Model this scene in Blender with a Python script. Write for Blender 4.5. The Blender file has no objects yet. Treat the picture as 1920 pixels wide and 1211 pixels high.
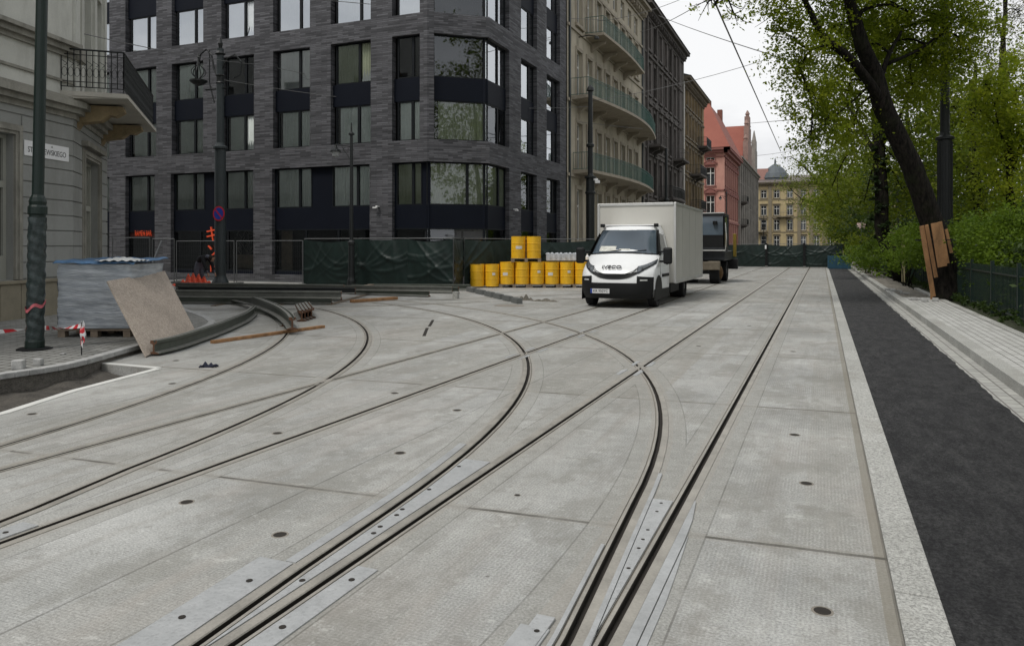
import bpy, bmesh, math, random
import numpy as np
from mathutils import Vector, Matrix
random.seed(7); RNG=np.random.default_rng(11)
scene=bpy.context.scene; COL=scene.collection
R=math.radians
H=1.65; F=1400.0; YAW=R(22.5); SN,CS=math.sin(YAW),math.cos(YAW)
def at(u,v,z=0.0):
    d=(H-z)*F/(v-462.0); l=(u-960)*d/F
    return (-SN*d+CS*l, CS*d+SN*l)
def atd(u,v,d):
    l=(u-960)*d/F
    return Vector((-SN*d+CS*l, CS*d+SN*l, H+(462-v)*d/F))
def fx(u,Y):
    m=(u-960)/F; return Y*(CS*m-SN)/(CS+SN*m)
def fy(u,X):
    m=(u-960)/F; return X*(CS+SN*m)/(CS*m-SN)
# ---------------------------------------------------------------- materials
def nt(name):
    m=bpy.data.materials.new(name); m.use_nodes=True
    t=m.node_tree; b=t.nodes['Principled BSDF']; return m,t,b
def N(t,ty,**k):
    n=t.nodes.new(ty)
    for a,b in k.items():
        if a.startswith('i_'):
            key=a[2:]; key=int(key) if key.isdigit() else key.replace('_',' ')
            n.inputs[key].default_value=b
        else: setattr(n,a,b)
    return n
def L(t,a,b): t.links.new(a,b)
def math_(t,op,a,b=None,c=None):
    n=N(t,'ShaderNodeMath',operation=op)
    for i,x in enumerate((a,b,c)):
        if x is None: continue
        if isinstance(x,(int,float)): n.inputs[i].default_value=x
        else: L(t,x,n.inputs[i])
    return n.outputs[0]
def mixc(t,f,a,b,mode='MIX'):
    n=N(t,'ShaderNodeMix',data_type='RGBA',blend_type=mode)
    for i,x in ((0,f),(6,a),(7,b)):
        if isinstance(x,(int,float)): n.inputs[i].default_value=x
        elif isinstance(x,tuple): n.inputs[i].default_value=(x+(1,))[:4]
        else: L(t,x,n.inputs[i])
    return n.outputs[2]
def pos(t,scale=(1,1,1)):
    g=N(t,'ShaderNodeNewGeometry'); m=N(t,'ShaderNodeVectorMath',operation='MULTIPLY'); m.inputs[1].default_value=scale
    L(t,g.outputs['Position'],m.inputs[0]); return m.outputs[0]
def objc(t,scale=(1,1,1)):
    g=N(t,'ShaderNodeTexCoord'); m=N(t,'ShaderNodeVectorMath',operation='MULTIPLY'); m.inputs[1].default_value=scale
    L(t,g.outputs['Object'],m.inputs[0]); return m.outputs[0]
def noise(t,v,s,det=4,rough=.55):
    n=N(t,'ShaderNodeTexNoise'); n.inputs['Scale'].default_value=s; n.inputs['Detail'].default_value=det; n.inputs['Roughness'].default_value=rough
    L(t,v,n.inputs['Vector']); return n.outputs['Fac']
def ramp(t,f,stops):
    n=N(t,'ShaderNodeValToRGB'); e=n.color_ramp.elements
    while len(e)<len(stops): e.new(.5)
    for q,(p,c) in zip(e,stops):
        q.position=p; q.color=(c,c,c,1) if isinstance(c,(int,float)) else tuple(c)+(1,)
    L(t,f,n.inputs[0]); return n.outputs[0]
def bump(t,b,h,s,d=.01):
    n=N(t,'ShaderNodeBump'); n.inputs['Strength'].default_value=s; n.inputs['Distance'].default_value=d
    L(t,h,n.inputs['Height']); L(t,n.outputs[0],b.inputs['Normal'])
def M(name,c,rough=.7,metal=0,var=.15,scale=3,fine=40,bs=.25,bd=.004,streak=False,spec=.4,world=True,dirt=None,dirtamt=.5):
    m,t,b=nt(name)
    v=(pos if world else objc)(t,(1,1,.18) if streak else (1,1,1))
    n1=noise(t,v,scale); n2=noise(t,(pos if world else objc)(t),fine,3)
    f=math_(t,'ADD',math_(t,'MULTIPLY',n1,.65),math_(t,'MULTIPLY',n2,.35))
    f=ramp(t,f,[(.3,0.0),(.7,1.0)])
    lo=tuple(x*(1-var) for x in c); hi=tuple(min(1,x*(1+var)) for x in c)
    col=mixc(t,f,lo,hi)
    if dirt:
        d=noise(t,(pos if world else objc)(t,(1,1,.3)),scale*.6+.3,6,.7)
        d=ramp(t,d,[(.48,0.0),(.72,1.0)])
        col=mixc(t,math_(t,'MULTIPLY',d,dirtamt),col,dirt)
    L(t,col,b.inputs['Base Color']); b.inputs['Roughness'].default_value=rough; b.inputs['Metallic'].default_value=metal
    b.inputs['Specular IOR Level'].default_value=spec
    if bs: bump(t,b,n2,bs,bd)
    return m
def brickmat(name,c1,c2,mortar,bw,bh,ms,axis='xy',rough=.75,bs=.5,var=.35):
    m,t,b=nt(name)
    g=N(t,'ShaderNodeNewGeometry'); s=N(t,'ShaderNodeSeparateXYZ'); L(t,g.outputs['Position'],s.inputs[0])
    cb=N(t,'ShaderNodeCombineXYZ')
    if axis=='wall':
        L(t,math_(t,'ADD',s.outputs[0],s.outputs[1]),cb.inputs[0]); L(t,s.outputs[2],cb.inputs[1])
    elif axis=='yx':
        L(t,s.outputs[1],cb.inputs[0]); L(t,s.outputs[0],cb.inputs[1])
    else:
        L(t,s.outputs[0],cb.inputs[0]); L(t,s.outputs[1],cb.inputs[1])
    br=N(t,'ShaderNodeTexBrick'); L(t,cb.outputs[0],br.inputs['Vector'])
    br.inputs['Color1'].default_value=c1+(1,); br.inputs['Color2'].default_value=c2+(1,); br.inputs['Mortar'].default_value=mortar+(1,)
    br.inputs['Scale'].default_value=1; br.inputs['Mortar Size'].default_value=ms; br.inputs['Brick Width'].default_value=bw; br.inputs['Row Height'].default_value=bh
    br.inputs['Mortar Smooth'].default_value=.2; br.inputs['Bias'].default_value=-.1
    n1=noise(t,pos(t,(1,1,1.4)),1.1,5,.7); n2=noise(t,pos(t),30,3)
    col=mixc(t,.8,br.outputs['Color'],mixc(t,n1,(1-var,)*3,(1+var,)*3),'MULTIPLY')
    nd=N(t,'ShaderNodeMix',data_type='RGBA',blend_type='MULTIPLY'); 
    col=mixc(t,.6,col,mixc(t,n2,(.7,.7,.7),(1.3,1.3,1.3)),'MULTIPLY')
    L(t,col,b.inputs['Base Color']); b.inputs['Roughness'].default_value=rough
    h=math_(t,'SUBTRACT',math_(t,'MULTIPLY',n2,.3),br.outputs['Fac'])
    bump(t,b,h,bs,.006)
    return m
def glassmat(name,refl=.12,tint=(.95,.98,.97)):
    m,t,b=nt(name); t.nodes.remove(b); out=t.nodes['Material Output']
    tr=N(t,'ShaderNodeBsdfTransparent'); tr.inputs[0].default_value=tint+(1,)
    gl=N(t,'ShaderNodeBsdfGlossy'); gl.inputs['Roughness'].default_value=.02; gl.inputs[0].default_value=(.92,.96,1,1)
    lw=N(t,'ShaderNodeFresnel'); lw.inputs[0].default_value=1.5
    f=math_(t,'ADD',math_(t,'MULTIPLY',lw.outputs[0],1.1),refl); f=math_(t,'MINIMUM',f,1.0)
    mx=N(t,'ShaderNodeMixShader'); L(t,f,mx.inputs[0]); L(t,tr.outputs[0],mx.inputs[1]); L(t,gl.outputs[0],mx.inputs[2]); L(t,mx.outputs[0],out.inputs[0])
    n=noise(t,pos(t),.5,2); bp=N(t,'ShaderNodeBump'); bp.inputs['Strength'].default_value=.06; bp.inputs['Distance'].default_value=.1; L(t,n,bp.inputs['Height']); L(t,bp.outputs[0],gl.inputs['Normal'])
    return m
def darkglass(name,c=(.02,.025,.03),rough=.04):
    m,t,b=nt(name); b.inputs['Base Color'].default_value=c+(1,); b.inputs['Roughness'].default_value=rough; b.inputs['Specular IOR Level'].default_value=.8
    n=noise(t,pos(t),.9,2); bump(t,b,n,.08,.08)
    f=noise(t,pos(t),.35,2); col=mixc(t,ramp(t,f,[(.4,0.0),(.6,1.0)]),tuple(x*.6 for x in c),tuple(x*1.6 for x in c)); L(t,col,b.inputs['Base Color'])
    return m
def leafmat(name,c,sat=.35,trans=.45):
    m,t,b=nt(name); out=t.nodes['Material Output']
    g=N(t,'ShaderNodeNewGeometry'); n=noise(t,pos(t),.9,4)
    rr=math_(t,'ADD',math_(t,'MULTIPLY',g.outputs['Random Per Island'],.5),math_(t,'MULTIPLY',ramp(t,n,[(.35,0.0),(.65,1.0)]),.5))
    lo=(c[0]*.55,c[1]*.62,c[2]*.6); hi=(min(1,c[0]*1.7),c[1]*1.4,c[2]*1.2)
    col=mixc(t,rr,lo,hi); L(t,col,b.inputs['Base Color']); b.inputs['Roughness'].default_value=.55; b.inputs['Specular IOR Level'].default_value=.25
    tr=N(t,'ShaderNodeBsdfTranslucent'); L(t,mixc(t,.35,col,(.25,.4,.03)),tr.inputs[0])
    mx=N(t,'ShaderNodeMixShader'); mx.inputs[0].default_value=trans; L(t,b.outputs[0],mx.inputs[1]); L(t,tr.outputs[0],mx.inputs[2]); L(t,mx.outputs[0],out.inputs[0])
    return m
# ---------------------------------------------------------------- object helpers
def tag(o,label=None,cat=None,group=None,kind=None):
    if label: o['label']=label
    if cat: o['category']=cat
    if group: o['group']=group
    if kind: o['kind']=kind
    return o
def thing(name,label,cat,loc=(0,0,0),rz=0,group=None):
    o=bpy.data.objects.new(name,None); o.empty_display_size=.2; COL.objects.link(o); o.location=loc; o.rotation_euler=(0,0,rz)
    return tag(o,label,cat,group)
class B:
    """collects geometry for one mesh (world or thing-local coordinates)"""
    def __init__(s): s.v=[]; s.f=[]; s.mi=[]; s.cur=0
    def add(s,vs,fs):
        n=len(s.v); s.v+= [tuple(x) for x in vs]; s.f+=[tuple(i+n for i in q) for q in fs]; s.mi+=[s.cur]*len(fs); return s
    def box(s,x0,x1,y0,y1,z0,z1):
        return s.add([(x0,y0,z0),(x1,y0,z0),(x1,y1,z0),(x0,y1,z0),(x0,y0,z1),(x1,y0,z1),(x1,y1,z1),(x0,y1,z1)],
            [(0,3,2,1),(4,5,6,7),(0,1,5,4),(1,2,6,5),(2,3,7,6),(3,0,4,7)])
    def obox(s,p,q,w,h,up=(0,0,1),off=0):
        """bar from p to q with width w (sideways) and height h (along up)"""
        p=Vector(p);q=Vector(q); d=(q-p).normalized(); up=Vector(up); sd=d.cross(up)
        if sd.length<1e-4: sd=Vector((1,0,0))
        sd.normalize(); u=sd.cross(d).normalized(); sd*=w/2; u*=h/2
        vs=[a+i*sd+j*u for a in (p,q) for i,j in ((-1,-1),(1,-1),(1,1),(-1,1))]
        return s.add(vs,[(3,2,1,0),(4,5,6,7),(0,1,5,4),(1,2,6,5),(2,3,7,6),(3,0,4,7)])
    def tube(s,pts,rad,n=8,cap=True):
        pts=[Vector(p) for p in pts]; m=len(pts)
        if isinstance(rad,(int,float)): rad=[rad]*m
        vs=[]; prev=None
        for i,p in enumerate(pts):
            d=(pts[min(i+1,m-1)]-pts[max(i-1,0)])
            if d.length<1e-9: d=Vector((0,0,1))
            d.normalize()
            if prev is None:
                a=d.orthogonal().normalized()
            else:
                a=(prev-d*prev.dot(d)); a=a.normalized() if a.length>1e-6 else d.orthogonal().normalized()
            prev=a; b=d.cross(a)
            for k in range(n):
                t=2*math.pi*k/n; vs.append(p+(a*math.cos(t)+b*math.sin(t))*rad[i])
        fs=[]
        for i in range(m-1):
            for k in range(n):
                k2=(k+1)%n; fs.append((i*n+k,i*n+k2,(i+1)*n+k2,(i+1)*n+k))
        if cap: fs.append(tuple(range(n-1,-1,-1))); fs.append(tuple((m-1)*n+k for k in range(n)))
        return s.add(vs,fs)
    def lathe(s,c,prof,n=16,ax=(0,0,1)):
        """prof list of (r,z) about axis through c"""
        ax=Vector(ax).normalized(); a=ax.orthogonal().normalized(); b=ax.cross(a); c=Vector(c); vs=[];fs=[]
        for r,z in prof:
            for k in range(n):
                t=2*math.pi*k/n; vs.append(c+ax*z+(a*math.cos(t)+b*math.sin(t))*max(r,1e-4))
        for i in range(len(prof)-1):
            for k in range(n):
                k2=(k+1)%n; fs.append((i*n+k,i*n+k2,(i+1)*n+k2,(i+1)*n+k))
        fs.append(tuple(range(n-1,-1,-1))); fs.append(tuple((len(prof)-1)*n+k for k in range(n)))
        return s.add(vs,fs)
    def prism(s,poly,z0,z1):
        n=len(poly); vs=[(x,y,z0) for x,y in poly]+[(x,y,z1) for x,y in poly]
        fs=[tuple(range(n-1,-1,-1)),tuple(range(n,2*n))]+[(i,(i+1)%n,n+(i+1)%n,n+i) for i in range(n)]
        return s.add(vs,fs)
    def grid(s,fn,nu,nv):
        vs=[fn(i/nu,j/nv) for j in range(nv+1) for i in range(nu+1)]
        fs=[(j*(nu+1)+i,j*(nu+1)+i+1,(j+1)*(nu+1)+i+1,(j+1)*(nu+1)+i) for j in range(nv) for i in range(nu)]
        return s.add(vs,fs)
    def build(s,name,mat,parent=None,smooth=False,bevel=0,fix=False,solid=0,sub=0):
        me=bpy.data.meshes.new(name); me.from_pydata(s.v,[],s.f)
        for m in (mat if isinstance(mat,(list,tuple)) else [mat]): me.materials.append(m)
        if isinstance(mat,(list,tuple)): me.polygons.foreach_set('material_index',s.mi)
        if fix:
            bm=bmesh.new(); bm.from_mesh(me); bmesh.ops.remove_doubles(bm,verts=bm.verts,dist=1e-4); bmesh.ops.recalc_face_normals(bm,faces=bm.faces); bm.to_mesh(me); bm.free()
        if smooth: me.polygons.foreach_set('use_smooth',[True]*len(me.polygons))
        me.update()
        o=bpy.data.objects.new(name,me); COL.objects.link(o)
        if parent: o.parent=parent
        if solid: md=o.modifiers.new('s','SOLIDIFY'); md.thickness=solid
        if sub: md=o.modifiers.new('u','SUBSURF'); md.levels=sub; md.render_levels=sub
        if bevel: md=o.modifiers.new('b','BEVEL'); md.width=bevel; md.segments=2; md.limit_method='ANGLE'
        return o
def struct(o): o['kind']='structure'; return o
def text(name,body,size,mat,mtx,parent=None,ext=.004,font=None,xs=1):
    cu=bpy.data.curves.new(name,'FONT'); cu.body=body; cu.size=size; cu.extrude=ext; cu.align_x='CENTER'; cu.align_y='CENTER'
    tmp=bpy.data.objects.new('tmp',cu); COL.objects.link(tmp); bpy.context.view_layer.update()
    me=bpy.data.meshes.new_from_object(tmp.evaluated_get(bpy.context.evaluated_depsgraph_get()))
    bpy.data.objects.remove(tmp)
    me.transform(mtx@Matrix.Diagonal((xs,1,1,1))); me.materials.clear(); me.materials.append(mat); me.name=name
    o=bpy.data.objects.new(name,me); COL.objects.link(o)
    if parent: o.parent=parent
    return o
def face_mtx(p,right,up=(0,0,1)):
    r=Vector(right).normalized(); u=Vector(up).normalized(); n=r.cross(u); u=n.cross(r)
    return Matrix(((r.x,u.x,n.x,p[0]),(r.y,u.y,n.y,p[1]),(r.z,u.z,n.z,p[2]),(0,0,0,1)))
def dup(root,loc=None,rz=None,label=None,group=None):
    r=root.copy(); COL.objects.link(r)
    if loc is not None: r.location=loc
    if rz is not None: r.rotation_euler=(0,0,rz)
    if label: r['label']=label
    if group: r['group']=group
    for ch in list(root.children):
        c=ch.copy(); COL.objects.link(c); c.parent=r
        for g in list(ch.children):
            d=g.copy(); COL.objects.link(d); d.parent=c
    return r
def crm(pts,k=8):
    """catmull-rom through points"""
    P=[Vector(p) for p in pts]; P=[2*P[0]-P[1]]+P+[2*P[-1]-P[-2]]; out=[]
    for i in range(1,len(P)-2):
        for j in range(k):
            t=j/k; a,b,c,d=P[i-1],P[i],P[i+1],P[i+2]
            out.append(.5*((2*b)+(c-a)*t+(2*a-5*b+4*c-d)*t*t+(3*b-a-3*c+d)*t**3))
    out.append(P[-2]); return out
# ---------------------------------------------------------------- palette
MT={}
MT['steel']=M('galvanised_steel',(.42,.43,.43),.5,.35,.2,5,60,.15)
MT['railtop']=M('rail_head_steel',(.36,.34,.30),.45,.35,.3,4,80,.1)
MT['groove']=M('rail_groove_grime',(.022,.018,.014),.8,0,.3)
MT['rubber']=M('dusty_rubber_sealant',(.22,.20,.17),.8,0,.2)
MT['blackmetal']=M('black_painted_metal',(.010,.012,.012),.45,0,.2,8)
MT['greenmetal']=M('dark_green_painted_metal',(.008,.019,.015),.4,0,.2,8)
MT['greypole']=M('grey_green_pole_paint',(.03,.038,.04),.45,0,.2,5)
def granitemat():
    m,t,b=nt('pale_speckled_granite'); n=ramp(t,noise(t,pos(t),70,3,.7),[(.36,0.0),(.64,1.0)]); n2=noise(t,pos(t),3,5,.7); n3=noise(t,pos(t,(1,.5,1)),1.5,5,.7)
    vo=N(t,'ShaderNodeTexVoronoi'); vo.inputs['Scale'].default_value=1.0; vo.feature='F1'; g=N(t,'ShaderNodeNewGeometry')
    c=mixc(t,n,(.24,.24,.225),(.56,.56,.53)); c=mixc(t,.5,c,mixc(t,n2,(.75,.75,.75),(1.2,1.2,1.2)),'MULTIPLY'); c=mixc(t,.5,c,mixc(t,g.outputs['Random Per Island'],(.72,.72,.70),(1.12,1.12,1.12)),'MULTIPLY')
    c=mixc(t,math_(t,'MULTIPLY',ramp(t,n3,[(.52,0.0),(.66,1.0)]),.35),c,(.22,.205,.175)); L(t,c,b.inputs['Base Color']); b.inputs['Roughness'].default_value=.8; bump(t,b,n,.5,.005); return m
MT['granite']=granitemat()
MT['granite2']=M('rough_grey_granite',(.36,.36,.35),.85,0,.35,9,60,.5,.008)
MT['soil']=M('dark_soil',(.075,.068,.058),.95,0,.5,4,30,1,.03)
MT['black']=M('matt_black_plastic',(.009,.0095,.010),.55,0,.15,10,spec=.25)
MT['tyre']=M('tyre_rubber',(.016,.016,.017),.85,0,.2,10)
MT['white_paint']=M('white_vehicle_paint',(.78,.79,.79),.28,0,.03,2,50,0,spec=.6,world=False)
MT['box_panel']=M('grubby_white_box_panel',(.52,.51,.47),.5,0,.06,1.2,30,.05,world=False,dirt=(.36,.34,.29),dirtamt=.3)
MT['alu']=M('aluminium_trim',(.55,.55,.53),.4,.5,.08,5)
MT['dglass']=darkglass('dark_window_glass')
def barkmat():
    m,t,b=nt('dark_furrowed_bark'); n=noise(t,pos(t,(1,1,.22)),16,5,.7); n2=noise(t,pos(t),2.2,4); n3=noise(t,pos(t,(1,1,.4)),40,3)
    c=mixc(t,ramp(t,n,[(.38,0.0),(.62,1.0)]),(.004,.0035,.003),(.026,.022,.018)); c=mixc(t,math_(t,'MULTIPLY',ramp(t,n2,[(.5,0.0),(.7,1.0)]),.5),c,(.018,.024,.008)); L(t,c,b.inputs['Base Color']); b.inputs['Roughness'].default_value=.95; b.inputs['Specular IOR Level'].default_value=.15
    bump(t,b,math_(t,'ADD',n,math_(t,'MULTIPLY',n3,.4)),1.0,.09); return m
MT['bark']=barkmat()
MT['wood']=M('sawn_timber',(.33,.18,.085),.85,0,.45,6,40,.4,.01,streak=True,dirt=(.09,.06,.035),dirtamt=.6)
MT['woodgrey']=M('weathered_timber',(.2,.16,.12),.85,0,.3,5,40,.3)
MT['red']=M('red_plastic',(.55,.03,.03),.5,0,.15)
MT['white']=M('white_plastic',(.75,.75,.74),.5,0,.1)
MT['cable']=M('grey_cable',(.16,.16,.16),.6,0,.1)
MT['curtain']=M('white_net_curtain',(.88,.92,.94),.9,0,.08,2,20,0)
MT['frame_dark']=M('dark_aluminium_frame',(.008,.010,.012),.55,0,.1,spec=.2)
MT['spandrel']=M('navy_black_cladding',(.006,.008,.014),.6,0,.15,1,spec=.12)
MT['glass']=glassmat('clear_window_glass',.06)
MT['glass_hi']=glassmat('reflective_window_glass',.42)
# ================================================================ GROUND, DECK, RAILS
def arc(c,r,a0,a1,n=48): return [(c[0]+r*math.cos(R(a0+(a1-a0)*i/n)), c[1]+r*math.sin(R(a0+(a1-a0)*i/n))) for i in range(n+1)]
CA,RA=(-18.124,3.746),17.06; CB,RB=(-19.912,3.085),17.43; CE,RE=(-22.552,1.516),17.997; CF,RF=(-23.965,.954),17.97
def v3(l): return [Vector((x,y,0)) for x,y in l]
pA=v3([(-.885,.5),(-.905,1.5),(-.935,2.3),(-.965,3.0),(-1.01,3.6)]+arc(CA,RA,3.2,76))
pB=v3([(-2.33,.5),(-2.36,1.5),(-2.40,2.3),(-2.46,3.1)]+arc(CB,RB,3,76))
pE=v3([(-4.40,.5),(-4.42,1.5),(-4.47,2.6),(-4.56,3.2)]+arc(CE,RE,8,62))
pF=v3([(-5.8,.5),(-5.93,2.0)]+arc(CF,RF,8,56))
pT1=crm(v3([(-13.9,15.0),(-12.46,16.58),(-11.43,17.59),(-9.78,19.54),(-8.15,21.38),(-6.4,23.8),(-5.2,26.8),(-4.4,31)]),5)
pT2=crm(v3([(-15.2,16.2),(-13.6,17.75),(-12.5,18.75),(-10.8,20.6),(-9.3,22.5),(-7.7,24.8),(-6.6,27.7),(-5.8,32.5)]),5)
def line(x): return [Vector((x,y,0)) for y in (-2,2,4,8,12,16,20,26,35,50,80,150)]
RAILS=[('straight',line(-.82),-1),('straight',line(-2.27),1),('straight',line(-4.2),-1),('straight',line(-5.6),1),
       ('curve',pA,-1),('curve',pB,1),('curve',pE,-1),('curve',pF,1),('curve',pT1,-1),('curve',pT2,1)]
def offs(pts,o):
    out=[];m=len(pts)
    for i,p in enumerate(pts):
        d=(pts[min(i+1,m-1)]-pts[max(i-1,0)]).normalized(); nrm=Vector((d.y,-d.x,0)); out.append(p+nrm*o)
    return out
W=.06
# concrete deck material: smooth bands beside the rails, stamped anti-slip panels between, panel joints
def deckmat():
    m,t,b=nt('concrete_track_slabs')
    g=N(t,'ShaderNodeNewGeometry'); s=N(t,'ShaderNodeSeparateXYZ'); L(t,g.outputs['Position'],s.inputs[0]); x,y=s.outputs[0],s.outputs[1]
    ds=[]
    for X in (-.82,-2.27,-4.2,-5.6): ds.append(math_(t,'ABSOLUTE',math_(t,'SUBTRACT',x,X)))
    for c,r in ((CA,RA),(CB,RB),(CE,RE),(CF,RF)):
        dx=math_(t,'SUBTRACT',x,c[0]); dy=math_(t,'SUBTRACT',y,c[1])
        q=math_(t,'SQRT',math_(t,'ADD',math_(t,'MULTIPLY',dx,dx),math_(t,'MULTIPLY',dy,dy)))
        ds.append(math_(t,'ABSOLUTE',math_(t,'SUBTRACT',q,r)))
    d=ds[0]
    for k in ds[1:]: d=math_(t,'MINIMUM',d,k)
    band=math_(t,'LESS_THAN',d,.21)
    edge=math_(t,'LESS_THAN',math_(t,'ABSOLUTE',math_(t,'SUBTRACT',d,.213)),.005)
    # cross joints every 3.73 m
    wob=noise(t,pos(t),2.0,2)
    yy=math_(t,'ADD',math_(t,'ADD',y,math_(t,'MULTIPLY',x,-.06)),math_(t,'MULTIPLY',wob,.02))
    fr=math_(t,'ABSOLUTE',math_(t,'SUBTRACT',math_(t,'FRACT',math_(t,'DIVIDE',math_(t,'SUBTRACT',yy,4.33-3.73*.5+.06),3.73)),.5))
    jw=math_(t,'LESS_THAN',fr,.0045); jhalo=math_(t,'LESS_THAN',fr,.013)
    # long joints
    lj=None
    for X in (-3.23,-6.9,.317):
        q=math_(t,'LESS_THAN',math_(t,'ABSOLUTE',math_(t,'SUBTRACT',x,X)),.008); lj=q if lj is None else math_(t,'MAXIMUM',lj,q)
    # per panel tone
    cb=N(t,'ShaderNodeCombineXYZ')
    L(t,math_(t,'FLOOR',math_(t,'DIVIDE',math_(t,'SUBTRACT',yy,4.33+.06),3.73)),cb.inputs[0])
    L(t,math_(t,'FLOOR',math_(t,'DIVIDE',math_(t,'ADD',x,.1),1.55)),cb.inputs[1])
    wn=N(t,'ShaderNodeTexWhiteNoise'); L(t,cb.outputs[0],wn.inputs['Vector'])
    n1=noise(t,pos(t),.55,6,.65); n2=noise(t,pos(t),9,4,.6); n3=ramp(t,noise(t,pos(t),75,3,.7),[(.32,0.0),(.68,1.0)])
    st=noise(t,pos(t,(1,.12,1)),5,4)
    base=mixc(t,ramp(t,n1,[(.33,0.0),(.67,1.0)]),(.265,.268,.256),(.46,.462,.445))
    base=mixc(t,math_(t,'MULTIPLY',wn.outputs[0],.6),base,(.28,.272,.24))
    base=mixc(t,.55,base,mixc(t,n2,(.62,.62,.62),(1.36,1.36,1.36)),'MULTIPLY')
    base=mixc(t,.5,base,mixc(t,n3,(.35,.35,.35),(1.65,1.65,1.65)),'MULTIPLY')
    base=mixc(t,math_(t,'MULTIPLY',ramp(t,st,[(.5,0.0),(.75,1.0)]),.35),base,(.30,.27,.235))
    # pinkish worn stain patches
    sp=noise(t,pos(t,(.7,.35,1)),.8,5,.7); base=mixc(t,math_(t,'MULTIPLY',ramp(t,sp,[(.52,0.0),(.66,1.0)]),.35),base,(.40,.365,.33))
    g1=noise(t,pos(t,(1,.6,1)),1.3,8,.75); base=mixc(t,math_(t,'MULTIPLY',ramp(t,g1,[(.50,0.0),(.57,1.0)]),.42),base,(.20,.195,.17))
    g2=noise(t,pos(t),3.1,8,.8); base=mixc(t,math_(t,'MULTIPLY',ramp(t,g2,[(.56,0.0),(.62,1.0)]),.38),base,(.21,.20,.175))
    g3=noise(t,pos(t,(1,1.5,1)),4.3,7,.8); base=mixc(t,math_(t,'MULTIPLY',ramp(t,g3,[(.58,0.0),(.64,1.0)]),.40),base,(.60,.60,.57))
    g4=noise(t,pos(t,(6,.25,1)),1.2,5,.6); base=mixc(t,math_(t,'MULTIPLY',ramp(t,g4,[(.52,0.0),(.66,1.0)]),.32),base,(.22,.21,.19))
    bandc=mixc(t,n2,(.20,.197,.178),(.36,.356,.33)); bandc=mixc(t,.6,bandc,mixc(t,n3,(.5,.5,.5),(1.5,1.5,1.5)),'MULTIPLY')
    col=mixc(t,math_(t,'MULTIPLY',band,.55),base,bandc)
    near=math_(t,'LESS_THAN',d,.10); col=mixc(t,math_(t,'MULTIPLY',near,.35),col,(.32,.295,.26))
    # stamped tread: two diagonal rib directions
    v1=math_(t,'SINE',math_(t,'MULTIPLY',math_(t,'ADD',x,y),150.0)); v2=math_(t,'SINE',math_(t,'MULTIPLY',math_(t,'SUBTRACT',x,y),150.0))
    tr=math_(t,'MULTIPLY',v1,v2); pnl=math_(t,'SUBTRACT',1.0,band)
    trm=math_(t,'MULTIPLY',math_(t,'LESS_THAN',tr,-.1),pnl)
    wear=ramp(t,noise(t,pos(t),1.7,4),[(.35,.0),(.6,1.0)])
    col=mixc(t,math_(t,'MULTIPLY',math_(t,'MULTIPLY',trm,wear),.30),col,(.16,.155,.14))
    dk=math_(t,'MAXIMUM',math_(t,'MULTIPLY',jw,math_(t,'SUBTRACT',1.0,math_(t,'MULTIPLY',band,.8))),math_(t,'MAXIMUM',math_(t,'MULTIPLY',lj,.6),math_(t,'MULTIPLY',edge,.55)))
    col=mixc(t,math_(t,'MULTIPLY',jhalo,.3),col,(.27,.25,.215))
    brk=ramp(t,noise(t,pos(t),3,3),[(.3,.35),(.6,1.0)])
    seam=math_(t,'LESS_THAN',math_(t,'ABSOLUTE',math_(t,'SUBTRACT',x,.29)),.03); col=mixc(t,math_(t,'MULTIPLY',seam,.6),col,(.20,.18,.14)); col=mixc(t,math_(t,'MULTIPLY',math_(t,'MULTIPLY',dk,brk),.85),col,(.07,.065,.055))
    # scattered small dark specks
    vo=N(t,'ShaderNodeTexVoronoi'); vo.inputs['Scale'].default_value=2.2; L(t,pos(t),vo.inputs['Vector'])
    sk=math_(t,'LESS_THAN',vo.outputs['Distance'],.025); col=mixc(t,math_(t,'MULTIPLY',sk,.6),col,(.08,.07,.06))
    L(t,col,b.inputs['Base Color']); b.inputs['Roughness'].default_value=.82; b.inputs['Specular IOR Level'].default_value=.35
    hgt=math_(t,'ADD',math_(t,'MULTIPLY',math_(t,'MULTIPLY',tr,pnl),.5),math_(t,'SUBTRACT',n3,math_(t,'MULTIPLY',dk,1.5)))
    bump(t,b,hgt,.35,.004)
    return m
MT['deck']=deckmat()
def asphalt():
    m,t,b=nt('fresh_asphalt'); n1=noise(t,pos(t,(2.2,.8,1)),2.6,10,.9); n2=ramp(t,noise(t,pos(t),38,8,.9),[(.40,0.0),(.62,1.0)]); n3=noise(t,pos(t,(1,.25,1)),1.1,4)
    c=mixc(t,ramp(t,n1,[(.44,0.0),(.60,1.0)]),(.026,.026,.028),(.072,.072,.072))
    c=mixc(t,.75,c,mixc(t,n2,(.1,.1,.1),(2.1,2.1,2.1)),'MULTIPLY'); c=mixc(t,math_(t,'MULTIPLY',ramp(t,n3,[(.5,0.0),(.75,1.0)]),.35),c,(.05,.05,.053))
    L(t,c,b.inputs['Base Color']); b.inputs['Roughness'].default_value=.85; b.inputs['Specular IOR Level'].default_value=.3; bump(t,b,n2,.9,.008); return m
MT['asphalt']=asphalt()
MT['setts']=brickmat('granite_setts',(.50,.50,.48),(.38,.38,.36),(.16,.155,.14),.2,.125,.009,'yx',.85,.6,.3)
MT['setts2']=brickmat('worn_grey_setts',(.30,.30,.28),(.2,.2,.185),(.10,.095,.085),.16,.16,.016,'xy',.9,.9,.4)
MT['gutter']=brickmat('gutter_setts',(.40,.40,.37),(.32,.32,.30),(.16,.15,.14),.22,.15,.01,'yx',.85,.5,.3)

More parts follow.
